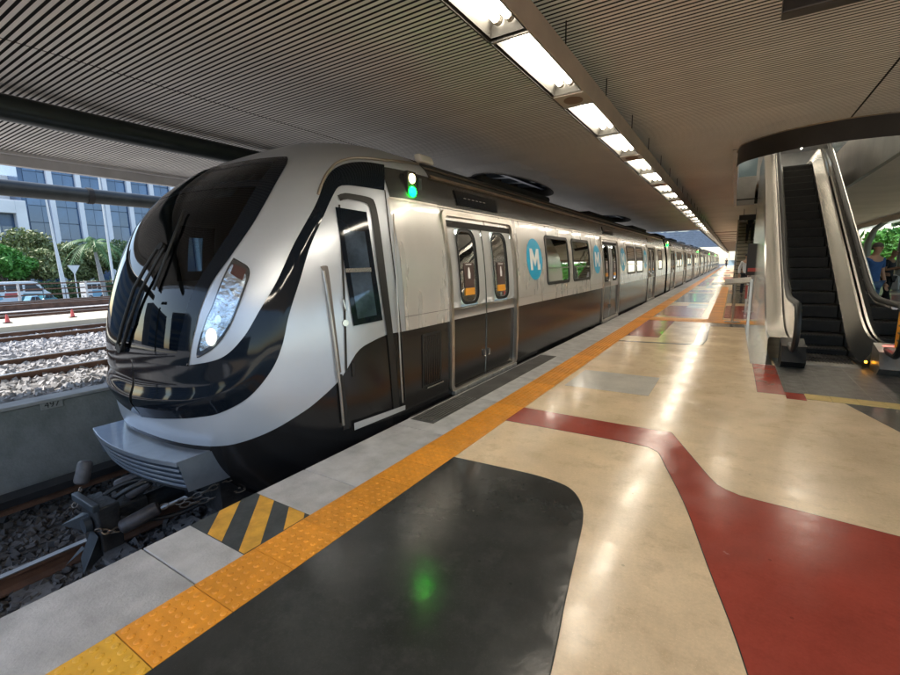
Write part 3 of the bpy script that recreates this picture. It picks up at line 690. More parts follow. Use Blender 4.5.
MB().grid(pixgrid([(384, 190), (392, 260), (399, 320), (405, 400)], [(385, 190), (393, 260), (400, 320), (406, 400)], 24, 2, .0055)).build('panel_seam', joint_m, lead, True)
# front anticlimber with ridges
def arc_plate(z0, z1, yfr, hw, yback):
    P = [(XC-hw, yback), (XC-hw, yfr+.10)]+[(XC+hw*s_, yfr+.10*s_*s_) for s_ in np.linspace(-1, 1, 21)][1:-1]+[(XC+hw, yfr+.10), (XC+hw, yback)]
    return P
ac = bevelled(MB().prism(arc_plate(0, 0, 1.50, .76, 2.2), -.01, .03), 'anticlimber', mat('anticlimber_paint', (.22, .25, .30), .3, .5, coat=.4, var=.15, vscale=5), lead, .004)
for k_ in range(4): bevelled(MB().prism(arc_plate(0, 0, 1.515+.018*k_, .75, 2.2), -.062-.052*k_, -.040-.052*k_), 'ridge', MATS['anticlimber_paint'], ac, .004)
MB().prism(arc_plate(0, 0, 1.60, .73, 2.3), -.26, -.012).build('backing_block', iron, ac)
MB().prism([(XC-.7, 1.95), (XC+.7, 1.95), (XC+.85, 3.2), (XC-.85, 3.2)], -.6, -.05).build('underframe_box', iron, lead)
for s_ in (-1, 1): MB().add([(XC+s_*.772, 1.605, .025), (XC+s_*.772, 2.1, .025), (XC+s_*.772, 2.1, -.27), (XC+s_*.772, 1.66, -.24)], [(0, 1, 2, 3)]).build('cheek_plate', MATS['anticlimber_paint'], ac)
# coupler
cp = MB().box((XC-.20, 1.16, -.86), (XC+.20, 1.34, -.42)); cp.box((XC-.15, 1.34, -.78), (XC+.15, 1.60, -.5)); cp.tube([(XC, 1.5, -.64), (XC, 2.9, -.62)], .10, 12)
coup = bevelled(cp, 'coupler', iron, lead, .012)
bevelled(MB().obox((XC-.02, 1.15, -.40), (.24, 0, 0), (0, .03, .0), (0, 0, .035)), 'face_rim', bluegrey, coup, .008)
MB().add([(XC-.16, 1.16, -.55), (XC-.02, 1.16, -.52), (XC-.02, 1.16, -.72), (XC-.16, 1.16, -.70), (XC-.22, 1.0, -.62)], [(0, 1, 4), (1, 2, 4), (2, 3, 4), (3, 0, 4), (0, 3, 2, 1)]).build('guide_cone', bluegrey, coup)
MB().add([(XC+.02, 1.15, -.66), (XC+.20, 1.14, -.68), (XC+.18, 1.0, -.98), (XC+.10, 1.02, -.99), (XC-.02, 1.05, -.92), (XC+.06, 1.2, -.95)], [(0, 1, 2, 3, 4), (0, 4, 5), (1, 5, 2), (2, 5, 3), (3, 5, 4), (0, 5, 1)]).build('guide_horn', bluegrey, coup)
MB().add([(XC-.12, 1.1, -.86), (XC-.05, 1.1, -.86), (XC-.2, .98, -1.02), (XC-.13, 1.14, -.9)], [(0, 1, 2), (1, 3, 2), (3, 0, 2), (0, 3, 1)]).build('guide_blade', bluegrey, coup)
MB().tube([(XC+.03, 1.145, -.6), (XC+.03, 1.09, -.6)], .07, 16).build('valve_cap', bluegrey, coup, True)
def bottle(a, b, r, nm='air_bottle', pa=None):
    a, b = Vector(a), Vector(b); d = (b-a).normalized()
    return MB().tube([a, a+d*.012, a+d*.03, b-d*.03, b-d*.012, b], [r*.6, r*.9, r, r, r*.9, r*.6], 14).build(nm, mat('bottle_paint', (.07, .066, .07), .5, .2, var=.4, vscale=12), pa or lead, True)
bottle((XC+.24, 1.36, -.56), (XC+.34, 1.62, -.47), .06); bottle((XC-.26, 1.3, -.28), (XC-.29, 1.37, -.10), .055); bottle((XC+.05, 1.5, -.40), (XC+.14, 1.66, -.30), .05)
bottle((XC-.16, 1.5, -.36), (XC-.06, 1.7, -.3), .045)
def links(a, b, n, r=.02):
    a, b = Vector(a), Vector(b); mb = MB(); d = (b-a)/n
    for i in range(n):
        c = a+d*(i+.5)+Vector((0, 0, -.03*math.sin(math.pi*(i+.5)/n))); u = d.normalized(); v = u.orthogonal().normalized(); v = v if i % 2 else u.cross(v)
        mb.tube([c+u*math.cos(t)*d.length*.62+v*math.sin(t)*r for t in np.linspace(0, 2*math.pi, 11)], .0065, 6, False)
    return mb
links((XC+.34, 1.62, -.48), (XC+.75, 2.05, -.28), 9).build('safety_chain', chainm, lead, True)
links((XC+.24, 1.36, -.56), (XC+.19, 1.22, -.5), 4).build('safety_chain', chainm, lead, True)
links((XC-.26, 1.3, -.3), (XC-.2, 1.22, -.42), 4).build('safety_chain', chainm, lead, True)
links((XC+.42, 1.75, -.50), (XC+.9, 2.3, -.36), 10).build('safety_chain', chainm, lead, True)
for a, b, c in (((XC-.1, 1.3, -.45), (XC-.05, 1.5, -.22), (XC+.12, 1.8, -.35)), ((XC+.15, 1.4, -.5), (XC+.3, 1.7, -.75), (XC+.5, 2.2, -.45)), ((XC+.3, 1.9, -.4), (XC+.6, 2.0, -.75), (XC+.95, 2.3, -.4)), ((XC, 1.4, -.42), (XC+.15, 1.5, -.25), (XC+.2, 1.8, -.3))):
    pts = [Vector(a)*(1-t)**2+Vector(b)*2*t*(1-t)+Vector(c)*t*t for t in np.linspace(0, 1, 12)]; MB().tube(pts, .02, 8).build('air_hose', rubber, lead, True)
for o_ in [coup]+list(coup.children): o_.data.transform(Matrix.Translation((XC, 1.5, -.62)) @ Matrix.Scale(.86, 4) @ Matrix.Translation((-XC, -1.5, .62)) @ Matrix.Translation((0, .05, .10)))
def disc(c, r, w, n=24):
    return MB().tube([(c[0]-w/2, c[1], c[2]), (c[0]+w/2, c[1], c[2])], r, n)
for y in (3.4, 5.6, 18.5, 20.7):
    for sx in (-.8, .8):
        wl_ = disc((XC+sx, y, -.62), .42, .12).build('wheel', iron, lead, True)
for y in (4.5, 19.6): MB().box((XC-1.1, y-1.5, -.75), (XC+1.1, y+1.5, -.45)).build('bogie_frame', iron, lead)

# ---- straight side: panels with door and window openings
def sgrid(y0, y1, z0, z1, off, ny=2, nz=None, xo=1):
    nz = nz or max(2, int((z1-z0)/.08)+1)
    return [[(XC+xo*(W(z)+off), y, z) for y in np.linspace(y0, y1, ny)] for z in np.linspace(z0, z1, nz)]
def rrect(y0, y1, z0, z1, r, n=6):
    P = []
    for cy, cz, a0 in ((y1-r, z1-r, 0), (y0+r, z1-r, 90), (y0+r, z0+r, 180), (y1-r, z0+r, 270)):
        for k_ in range(n+1): a = R_(a0+90*k_/n); P.append((cy+r*math.cos(a), cz+r*math.sin(a)))
        if a0 in (90, 270):
            ze = z0+r if a0 == 90 else z1-r; zs_ = P[-1][1]; m_ = 14
            for k_ in range(1, m_): P.append((P[-1][0], zs_+(ze-zs_)*k_/m_))
    return P
def ring(outer, inner, off0, off1):
    f = lambda q, o: (XC+W(q[1])+o, q[0], q[1]); n = len(outer); o_, i_ = outer+outer[:1], inner+inner[:1]
    return MB().grid([[f(q, 0) for q in o_], [f(q, off0) for q in o_], [f(q, off1) for q in i_], [f(q, -.02) for q in i_]])
def plate(poly, off):
    cy = sum(q[0] for q in poly)/len(poly); cz = sum(q[1] for q in poly)/len(poly); G_ = []
    for k_ in range(6):
        f = k_/5; G_.append([(XC+W(cz+(q[1]-cz)*f)+off, cy+(q[0]-cy)*f, cz+(q[1]-cz)*f) for q in poly+poly[:1]])
    return MB().grid(G_)
def side_car(car, ya, yb, doors, wins, logos, left_plain=True, displays=True):
    BZ = .865; TZ = 2.14; GZ = 2.45
    # openings: (y0, y1, z0, z1)
    ops = [(d+.06, d+1.82, .06, 2.0) for d in doors]+[(w0+.03, w1-.03, 1.16, 1.93) for w0, w1 in wins]
    ys = sorted(set([ya, yb]+[v for o in ops for v in o[:2]]+list(np.arange(ya, yb, 1.5))))
    def strip(zs, m, name, off=0):
        mb = MB()
        for z0, z1 in zip(zs[:-1], zs[1:]):
            for y0, y1 in zip(ys[:-1], ys[1:]):
                cy, cz = (y0+y1)/2, (z0+z1)/2
                if any(o[0] < cy < o[1] and o[2] < cz < o[3] for o in ops): continue
                mb.grid(sgrid(y0, y1, z0, z1, off, 2, 2))
        return mb.build(name, m, car, True, 60)
    zz = lambda a, b, *k: sorted(set(list(np.linspace(a, b, max(2, int((b-a)/.1)+1)))+[q for q in k if a < q < b]))
    strip(zz(-.75, BZ, .06), lowdark, 'lower_side_panel'); strip(zz(BZ, TZ, 1.16, 1.93, 2.0), silver, 'side_panel'); strip(zz(TZ, GZ), cornice_m, 'cornice_panel', .004)
    roof = MB()
    zs = list(np.linspace(GZ, 2.7, 8))+[2.74, 2.78, 2.82, 2.85, 2.87, 2.88]
    P = [(XC+W(z), z) for z in zs]+[(XC-W(z), z) for z in zs[::-1]]+[(XC-W(z), z) for z in np.linspace(2.4, -.75, 24)]
    roof.grid([[(x, y, z) for y in (ya, (ya+yb)/2, yb)] for x, z in P]).build('roof_and_far_side', mat('roof_grey', (.06, .06, .06), .7, .1, var=.3, vscale=2), car, True, 60)
    for yy, nm in ((ya, 'front_end'), (yb, 'rear_end')):
        if car is lead and yy == ya: continue
        zc = np.linspace(-.75, 2.88, 40); pl = [(XC+W(z), z) for z in zc]+[(XC-W(z), z) for z in zc[::-1]]
        MB().add([(x, yy, z) for x, z in pl], [tuple(range(len(pl)))]).build(nm, lowdark, car)
    tr = MB().grid([[(XC+W(z)+o, y, z) for y in (ya, yb)] for z, o in ((2.44, 0), (2.44, .03), (2.475, .034), (2.49, 0))]).build('roof_trim', bronze, car)
    MB().grid([[(XC+W(z)+o, y, z) for y in (ya, yb)] for z, o in ((2.55, 0), (2.55, .02), (2.58, .02), (2.59, 0))]).build('roof_trim', bronze, car)
    MB().grid([[(XC+W(z)+o, y, z) for y in (ya, yb)] for z, o in ((TZ-.012, 0), (TZ-.008, .012), (TZ+.008, .012), (TZ+.014, 0))]).build('cornice_bead', frame_al, car)
    MB().grid([[(XC+W(z)+o, y, z) for y in (ya, yb)] for z, o in ((.985, 0), (.986, .003), (.991, .003), (.992, 0))]).build('panel_seam', frame_al, car)
    for y in (ya+.06, yb-.05):
        MB().grid(sgrid(y, y+.008, BZ, TZ, .003)).build('panel_seam', joint_m, car)
    # interior
    MB().box((XC-1.45, ya+.1, -.02), (XC+1.5, yb-.1, .04)).build('saloon_floor', seatm, car)
    MB().grid([[(XC+x, y, z) for y in (ya+.1, yb-.1)] for x, z in ((-1.48, .04), (-1.48, 1.9), (-1.2, 2.2), (1.2, 2.2), (1.35, 2.05))]).build('saloon_lining', inwall, car)
    for sx in (-.75, .55): MB().box((XC+sx-.06, ya+.4, 2.15), (XC+sx+.06, yb-.4, 2.19)).build('saloon_light', inlight, car)
    MB().box((XC-1.45, ya+.4, .4), (XC-1.0, yb-.4, .5)).build('bench', seatm, car)
    MB().tube([(XC-.6, ya+.4, 1.85), (XC-.6, yb-.4, 1.85)], .018, 8).build('grab_pole', steel, car, True)
    for w0, w1 in wins: 
        mb = MB().box((XC+1.0, w0-.2, .35), (XC+1.42, w1+.2, .48)); mb.box((XC+1.36, w0-.2, .48), (XC+1.42, w1+.2, 1.05)); mb.build('bench', seatm, car)
    for yy in np.arange(ya+2.2, yb-1, 2.35): MB().tube([(XC-.2, yy, .04), (XC-.2, yy, 2.2)], .018, 8).build('grab_pole', steel, car, True)
    for w0, w1 in wins:
        o, i = rrect(w0, w1, 1.12, 1.97, .09), rrect(w0+.055, w1-.055, 1.175, 1.915, .06)
        w_ = ring(o, i, .012, .010).build('window', rubber, car, True, 50)
        plate(i, .0).build('pane', win_g, w_, True, 80)
        MB().grid(sgrid(w0+.055, w1-.055, 1.40, 1.425, .012)).build('transom', steel, w_, True)
    for d in doors:
        D0, D1 = d, d+1.88
        fr = ring(rrect(D0, D1, .01, 2.11, .10), rrect(D0+.06, D1-.06, .05, 2.05, .07), .028, .028).build('door_frame', frame_al, car, True, 50)
        MB().grid(sgrid(D0+.06, D1-.06, 1.93, 2.05, -.012)).build('lintel', joint_m, fr, True)
        mid = (D0+D1)/2
        for a, b in ((D0+.06, mid-.008), (mid+.008, D1-.06)):
            wy0, wy1 = a+.22, b-.20
            mb = MB(); lf = MB()
            # leaf around its window
            def leaf(z0, z1, y0, y1, m): m.grid(sgrid(y0, y1, z0, z1, -.022, 2))
            leaf(BZ, 1.0, a, b, mb); leaf(1.0, 1.95, a, wy0+.02, mb); leaf(1.0, 1.95, wy1-.02, b, mb); leaf(1.92, 1.97, a, b, mb)
            L_ = mb.build('door_leaf', mat('door_grey', (.50, .50, .50), .38, .3, var=.05, vscale=3), car, True, 50)
            leaf(.05, BZ, a, b, lf); lf.build('lower_leaf', lowdark, L_, True, 50)
            o, i = rrect(wy0, wy1, 1.02, 1.92, .14), rrect(wy0+.035, wy1-.035, 1.055, 1.885, .12)
            ring(o, i, -.010, -.010).build('window_gasket', rubber, L_, True, 50)
            plate(i, -.02).build('pane', win_g, L_, True, 80)
            MB().grid(sgrid(wy0+.12, wy1-.10, 1.22, 1.52, -.013)).build('notice', brown_s, L_, True)
            MB().grid(sgrid(wy0+.12, wy1-.10, 1.13, 1.215, -.012)).build('notice_strip', orange_s, L_, True)
            hy = (wy0+wy1)/2+.01
            hand = [(hy-.028, 1.33), (hy+.022, 1.33), (hy+.03, 1.39), (hy+.02, 1.42), (hy+.012, 1.46), (hy-.004, 1.47), (hy-.02, 1.45), (hy-.032, 1.38)]
            plate(hand, -.011).build('hand_symbol', white_s, L_)
            MB().grid(sgrid(hy-.07, hy+.07, 1.495, 1.505, -.0115)).build('print_line', white_s, L_, True)
            hx = b-.05 if a < mid-.3 else a+.05
            ring(rrect(hx-.022, hx+.022, .30, .39, .02), rrect(hx-.013, hx+.013, .31, .38, .012), -.012, -.012).build('pull_handle', steel, L_, True)
        MB().grid(sgrid(mid-.014, mid+.014, .05, 1.95, -.016)).build('rubber_edge', rubber, fr, True)
        MB().box((XC+W(0)-.02, D0+.05, -.015), (XC+W(0)+.045, D1-.05, .03)).build('door_sill', mat('sill_metal', (.50, .49, .47), .4, .8, var=.3, vscale=12), car)
    for c in logos:
        pl = [(c+.33*math.cos(t), 1.56+.33*math.sin(t)) for t in np.linspace(0, 2*math.pi, 41)[:-1]]
        lg_ = plate(pl, .0025).build('logo_disc', blue_s, car, True, 80)
        M_ = [(-.19, -.17), (-.19, .17), (-.09, .17), (0, .02), (.09, .17), (.19, .17), (.19, -.10), (.235, -.06), (.22, -.17), (.10, -.17), (.10, .02), (0, -.12), (-.10, .02), (-.10, -.17)]
        tris = [(0, 1, 2, 12, 13), (2, 3, 11, 12), (3, 4, 10, 11), (4, 5, 6, 10), (6, 8, 9, 10), (6, 7, 8)]
        MB().add([(XC+W(1.56+z)+.005, c+y, 1.56+z) for y, z in M_], tris).build('logo_letter', white_s, lg_)
    for d in doors:
        dz = MB().grid(sgrid(d+.42, d+1.5, 2.2, 2.37, .02)); G2 = sgrid(d+.42, d+1.5, 2.2, 2.37, .02); dz.grid([[(XC+W(2.2), y, 2.2) for y in (d+.42, d+1.5)], [G2[0][0], G2[0][1]]]); dz.grid([[(XC+W(2.37), y, 2.37) for y in (d+.42, d+1.5)], [G2[-1][0], G2[-1][1]]])
        dp = dz.build('side_display', gloss_black, car)
        for k_ in range(6): MB().grid(sgrid(d+.6+.1*k_, d+.66+.1*k_, 2.29, 2.296, .022)).build('display_text', mat('display_glow', (.5, .45, .4), .5), dp)
    # roof gear
    for y in np.arange(ya+2.5, yb-2, 6.5):
        bevelled(MB().box((XC-.75, y, 2.80), (XC+.75, y+3.2, 2.95)), 'air_conditioner', mat('roof_unit', (.03, .03, .03), .85), car, .08)
D0 = [4.25, 11.30, 18.15]
side_car(lead, YB, 23.3, D0, [(7.42, 8.68), (8.92, 10.18), (14.35, 15.6), (15.85, 17.1), (20.9, 22.1)], [6.9, 10.82, 13.75, 17.62])
def lamp(car, y):
    x = XC+W(2.3)
    b = MB().box((x-.02, y-.07, 2.17), (x+.03, y+.07, 2.44)).build('door_indicator', joint_m, car)
    MB().ellipsoid((x+.03, y, 2.37), (.035, .05, .05)).build('white_lamp', warm_l, b, True)
    MB().ellipsoid((x+.03, y, 2.24), (.04, .055, .055)).build('green_lamp', green_l, b, True)
lamp(lead, 3.80)
vg = ring(rrect(3.70, 4.06, .21, .79, .015), rrect(3.72, 4.04, .23, .77, .01), .008, .008).build('vent_grille', rubber, lead)
MB().grid(sgrid(3.72, 4.04, .23, .77, .004)).build('vent_backing', joint_m, vg)
for k_ in range(9): y = 3.735+.034*k_; MB().box((XC+W(.5)-.006, y, .235), (XC+W(.5)+.010, y+.012, .765)).build('vent_bar', lowdark, vg)
MB().grid(sgrid(3.78, 4.10, .19, .205, .01)).build('vent_sill', steel, vg)
sp_ = MB().obox((XC+1.24, 4.35, 2.68), (.05, 0, .0), (0, .13, 0), (-.02, 0, .05)); bevelled(sp_, 'roof_horn', whitepaint, lead, .03)
# panel between cab door and first door
def side_pt(y, z, off):
    w, a_, l = W(z), yf(z), ll(z); v = max(0, (a_+l-y)/l); p = Vector((XC+w*(1-v**QN)**(1/PN), y, z)); return p+nrm(p)*off
MB().grid([[side_pt(y, z, .006) for y in np.linspace(3.47, YB, 10)] for z in np.linspace(2.14, 2.45, 6)]).build('cornice_panel', cornice_m, lead, True)
MB().grid([[side_pt(y, z, .013) for y in np.linspace(3.45, YB, 10)] for z in (2.128, 2.152)]).build('cornice_bead', frame_al, lead, True)
MB().grid([[side_pt(y, z, .004) for y in np.linspace(3.43, YB, 12)] for z in np.linspace(.865, 2.14, 16)]).build('side_panel', silver, lead, True)
MB().grid([[side_pt(y, z, .0045) for y in np.linspace(3.43, YB, 12)] for z in (1.0, 1.006)]).build('panel_seam', joint_m, lead, True)
tr_px = [(318, 195), (321, 186), (327, 174), (336, 164.5), (348, 160), (362, 159), (378, 160.5), (400, 162.5), (418, 165)]
MB().tube([wpt(q, .012) for q in resample(tr_px, 40)], .013, 8).build('roof_trim', mat('trim_light', (.42, .36, .30), .3, .8), lead, True)
# other cars
CARL = 22.0
nxt = thing('metro_car', 'second car of the metro train, coupled behind the leading car', 'train car', (XC, 23.95, -1.05), 'cars of the metro train')
side_car(nxt, 23.95, 23.95+CARL-.6, [25.4, 32.3, 39.2], [(28.3, 29.5), (29.75, 30.95), (35.2, 36.4), (36.65, 37.85), (42.2, 43.4)], [27.7, 31.5, 34.6, 38.4])
lamp(nxt, 24.5)
MB().box((XC-1.2, 23.2, .0), (XC+1.2, 23.95, 2.3)).build('gangway_bellows', rubber, nxt)
for y in (27.0, 42.0): MB().box((XC-1.1, y-1.5, -1.0), (XC+1.1, y+1.5, -.45)).build('bogie', iron, nxt)
for i in range(1, 4):
    c = copy_tree(nxt); c.location.y += CARL*i; c['label'] = ('third', 'fourth', 'fifth')[i-1]+' car of the metro train, counted from its nose'

# ================================================================== TRACKS, WALL
def rail(x, zt, y0, y1, label, grp, h=.16):
    t = thing('rail', label, 'rail', (x, y0, zt-h), grp)
    P = [(x-.065, zt-h), (x+.065, zt-h), (x+.065, zt-h+.015), (x+.012, zt-h+.04), (x+.012, zt-.045), (x+.035, zt-.035), (x+.035, zt-.012)]
    P = P+[(2*x-a, b) for a, b in P[::-1][:-2]]; P = P[2:]+[(x-.065, zt-h), (x+.065, zt-h)] if False else [(x-.065, zt-h), (x+.065, zt-h), (x+.065, zt-h+.015), (x+.012, zt-h+.04), (x+.012, zt-.045), (x+.035, zt-.035), (x+.035, zt-.012), (x-.035, zt-.012), (x-.035, zt-.035), (x-.012, zt-.045), (x-.012, zt-h+.04), (x-.065, zt-h+.015)]
    MB().prism(P, y0, y1, 'y').build('web', rust, t)
    MB().box((x-.033, y0, zt-.0118), (x+.033, y1, zt)).build('running_surface', railtop, t)
rail(-5.1, -1.05, -8, 140, 'running rail of the train track, next to the conductor rail', 'rails under the train')
rail(-3.5, -1.05, -8, 140, 'running rail of the train track, tucked below the platform edge', 'rails under the train')
cr = thing('conductor_rail', 'dark covered conductor rail along the foot of the concrete wall', 'rail', (-6.5, 0, -1.24))
MB().box((-6.62, -8, -.98), (-6.38, 140, -.90)).build('cover', mat('cover_dark', (.02, .02, .022), .5, var=.3), cr)
MB().box((-6.55, -8, -1.08), (-6.45, 140, -1.0)).build('rail', rust, cr)
for y in np.arange(-4, 30, 2.4): MB().box((-6.66, y, -1.24), (-6.60, y+.08, -.9)).build('bracket', iron, cr)
sb = bevelled(MB().box((-5.55, -.13, -1.27), (-4.55, .13, -1.205)), 'sleeper', sleeper_m, None, .02)
tag(sb, 'concrete sleeper block bedded in dark ballast between the rails', 'sleeper', 'sleepers of the train track'); sb.location.y = .35
for i in range(1, 8): dup(sb, (0, .35+.62*i, 0))
wall = thing('retaining_wall', 'stained low concrete wall between the train track and the rail yard', 'wall', (-7.11, 0, -1.24))
for i in range(12):
    y = -6+6.0*i; bevelled(MB().box((-7.22, y, -1.24), (-7.0, y+5.985, -.075)), 'wall_panel', wallc, wall, .01, 1)
    bevelled(MB().box((-7.26, y, -.072), (-6.97, y+5.985, -.03)), 'coping', mat('coping_grey', (.33, .33, .32), .8, var=.25), wall, .008, 1)
p_ = onx((52, 404), -6.985)
pl = thing('number_plate', 'small grey plate reading 497 on the low concrete wall', 'sign', (-6.985, p_.y, p_.z))
bevelled(MB().box((-6.998, p_.y-.11, p_.z-.055), (-6.985, p_.y+.11, p_.z+.05)), 'plate', mat('plate_grey', (.30, .30, .28), .6, var=.2, vscale=20), pl, .004, 1)
text_mesh('497', .10, 'lettering', joint_m, Matrix.Translation((-6.984, p_.y, p_.z-.003)) @ Matrix.Rotation(R_(90), 4, 'Z') @ Matrix.Rotation(R_(90), 4, 'X'), pl)
def stones(n, x0, x1, y0, y1, z, s0, s1, m, name, label, bias=1.0):
    V = np.array([(-1,-1,-1),(1,-1,-1),(1,1,-1),(-1,1,-1),(-1,-1,1),(1,-1,1),(1,1,1),(-1,1,1)], float)
    mb = MB(); F = [(0,3,2,1),(4,5,6,7),(0,1,5,4),(1,2,6,5),(2,3,7,6),(3,0,4,7)]
    for i in range(n):
        s_ = rng.uniform(s0, s1)*.5; v = V*rng.uniform(.55, 1.1, (8, 3))*s_*rng.uniform(.7, 1.2, 3)
        a = rng.normal(size=(3, 3)); q, _ = np.linalg.qr(a)
        p = v@q.T+np.array([rng.uniform(x0, x1), y0+(y1-y0)*rng.uniform()**bias, z+rng.uniform(-.3, .5)*s_])
        mb.add(p.tolist(), F)
    o = mb.build(name, m); tag(o, label, None, kind='stuff'); return o
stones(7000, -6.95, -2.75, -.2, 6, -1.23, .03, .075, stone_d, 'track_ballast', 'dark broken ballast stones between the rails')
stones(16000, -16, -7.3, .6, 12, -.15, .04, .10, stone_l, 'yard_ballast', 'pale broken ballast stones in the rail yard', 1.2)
for x in (-9.25, -10.85): rail(x, -.02, -6, 90, 'rusty rail in the pale ballast beyond the low wall', 'rusty rails nearest the wall', .15)
for x in (-14.4, -15.6): rail(x, .0, -6, 110, 'rusty rail lying before the cream concrete walkway', 'rusty rails before the walkway', .17)
for x in (-21.6, -23.2): rail(x, .02, -6, 140, 'rusty rail just behind the cream concrete walkway', 'rusty rails behind the walkway', .18)
for x in (-27.0, -28.6, -30.2): rail(x, .1, -6, 160, 'rusty rail far across the yard, below the fence', 'rusty rails below the fence', .26)
s2 = tag(MB().box((-11.4, -.12, -.25), (-8.7, .12, -.135)).build('sleeper', mat('old_sleeper', (.10, .085, .075), .9, var=.4)), 'dark old sleeper under the rusty rails beyond the wall', 'sleeper', 'sleepers beyond the wall'); s2.location.y = 1.2
for i in range(1, 22): dup(s2, (0, 1.2+.65*i, 0))
struct(bevelled(MB().box((-19.8, -20, -.2), (-16.9, 160, .04)), 'yard_walkway', mat('walkway_cream', (.52, .46, .34), .8, var=.15, vscale=.7), None, .02, 1))
for i in range(2):
    p_ = onx((8+66*i, 324), -18); c = thing('marker_post', ('small red cone marker', 'small red-topped marker by the palm side')[i]+' standing on the cream walkway', 'marker', (p_.x, p_.y, .04))
    MB().tube([(p_.x, p_.y, .04), (p_.x, p_.y, .3)], [.07, .02], 12).build('cone', redp, c, True); MB().box((p_.x-.09, p_.y-.09, .041), (p_.x+.09, p_.y+.09, .07)).build('base', tyre, c)
# fence at the street
fm = mat('fence_post', (.55, .52, .48), .6, var=.2); 
fc = thing('yard_fence', 'weathered rail fence with pale posts between the rail yard and the street', 'fence', (-32.5, 10, -.16))
for i in range(26):
    y = 2+3.0*i; MB().box((-32.55, y-.05, -.16), (-32.45, y+.05, .95)).build('post', fm, fc)
for z in (.25, .55, .85): MB().box((-32.53, 0, z), (-32.49, 80, z+.07)).build('rail', rust, fc)
fc2 = thing('street_fence', 'tall thin dark mesh fence in front of the parked buses', 'fence', (-52, 20, -2.42))
fpm = mat('fence_dark', (.10, .14, .15), .5, .3)
for i in range(34):
    y = 8+1.6*i; MB().tube([(-52, y, -2.42), (-52, y, .3)], .035, 6).build('post', fpm, fc2)
for z in (-1.2, -.5, .28): MB().tube([(-52, 8, z), (-52, 62, z)], .02, 6).build('wire', fpm, fc2)

# ================================================================== STREET BEYOND THE YARD
ST = -2.42
def vehicle(name, label, cat, pxc, pxlen, x, prof, wins, bodym, ht, extras=(), group=None):
    ya, yb = onx((pxc-pxlen/2, 296), x).y, onx((pxc+pxlen/2, 296), x).y; L_ = yb-ya
    t = thing(name, label, cat, (x, (ya+yb)/2, ST), group); wd = 2.0
    f = lambda q: (ya+q[0]*L_, ST+q[1]*ht)
    bevelled(MB().prism([f(q) for q in prof], x-wd, x, 'x'), 'body', bodym, t, .08)
    for w in wins: MB().prism([f(q) for q in w], x-.02, x+.015, 'x').build('window', carglass, t)
    for u in (.17, .80):
        y = ya+u*L_; w_ = disc((x-.08, y, ST+.36), .36, .22).build('wheel', tyre, t, True); disc((x+.035, y, ST+.36), .2, .02).build('hub', steel, w_, True)
    MB().box((x-.3, yb-.04, ST+.28*ht), (x+.012, yb+.02, ST+.36*ht)).build('headlight', whitepaint, t)
    MB().box((x-.01, ya+.02*L_, ST+.13*ht), (x+.014, yb-.03*L_, ST+.17*ht)).build('side_moulding', tyre, t)
    for poly, m in extras: MB().prism([f(q) for q in poly], x-.01, x+.012, 'x').build('graphic', m, t)
    return t
van = [(0, .12), (0, .9), (.04, 1), (.70, 1), (.80, .94), (.92, .56), (.985, .46), (1, .36), (1, .12)]
vw = [[(.03, .60), (.03, .86), (.30, .86), (.30, .60)], [(.32, .60), (.32, .86), (.56, .86), (.56, .60)], [(.59, .58), (.60, .86), (.76, .86), (.88, .56)]]
vehicle('minibus', 'long white minibus with red and blue graphics parked behind the mesh fence', 'minibus', 18, 70, -72, van, vw, carw, 2.9, [([(.28, .36), (.30, .55), (.50, .55), (.46, .36)], redp), ([(.5, .2), (.56, .5), (.97, .46), (.99, .2)], carteal), ([(.04, .2), (.06, .5), (.24, .5), (.26, .3)], carb)])
vehicle('van', 'white van parked between the lamp post and the minibus', 'van', 68, 28, -84, van, vw, carw, 2.4)
vehicle('van', 'white van with a blue panel parked by the palm trunk', 'van', 97, 20, -74, van, vw, carw, 2.6, [([(.3, .2), (.3, .55), (.75, .55), (.75, .2)], carb)])
carp = [(0, .2), (.02, .55), (.12, .62), (.25, .98), (.62, 1), (.78, .66), (.95, .56), (1, .4), (1, .2)]
vehicle('car', 'pale blue car parked in front of the minibus', 'car', 36, 19, -66, carp, [[(.17, .64), (.27, .92), (.43, .93), (.43, .64)], [(.46, .64), (.46, .93), (.60, .93), (.73, .66)]], carb, 1.35)
vehicle('car', 'dark teal car parked in front of the minibus nose', 'car', 50, 17, -69, carp, [[(.17, .64), (.27, .92), (.43, .93), (.43, .64)], [(.46, .64), (.46, .93), (.60, .93), (.73, .66)]], carteal, 1.4)
vehicle('car', 'white car parked farther back, beside the second van', 'car', 82, 16, -90, carp, [[(.17, .64), (.27, .92), (.43, .93), (.43, .64)], [(.46, .64), (.46, .93), (.60, .93), (.73, .66)]], carw, 1.5)
for i, px in enumerate((80, 86)):
    p_ = onx((px, 302), -64); y = p_.y; c = thing('motorcycle', ('dark motorcycle parked by the lamp post', 'dark motorcycle with pale fairing parked by the palm')[i], 'motorcycle', (-64, y, ST))
    for dy in (-.65, .65): disc((-64, y+dy, ST+.32), .32, .1, 18).build('wheel', tyre, c, True)
    bevelled(MB().prism([(y-.7, ST+.75), (y-.1, ST+.8), (y+.3, ST+1.0), (y+.5, ST+.8), (y+.2, ST+.4), (y-.3, ST+.4)], -64.14, -63.86, 'x'), 'body', (cabdark, carw)[i], c, .05)
    MB().tube([(-64.3, y+.42, ST+1.12), (-63.7, y+.42, ST+1.12)], .025, 6).build('handlebar', cabdark, c); MB().tube([(-64, y+.42, ST+1.1), (-64, y+.65, ST+.32)], .04, 6).build('fork', steel2, c)
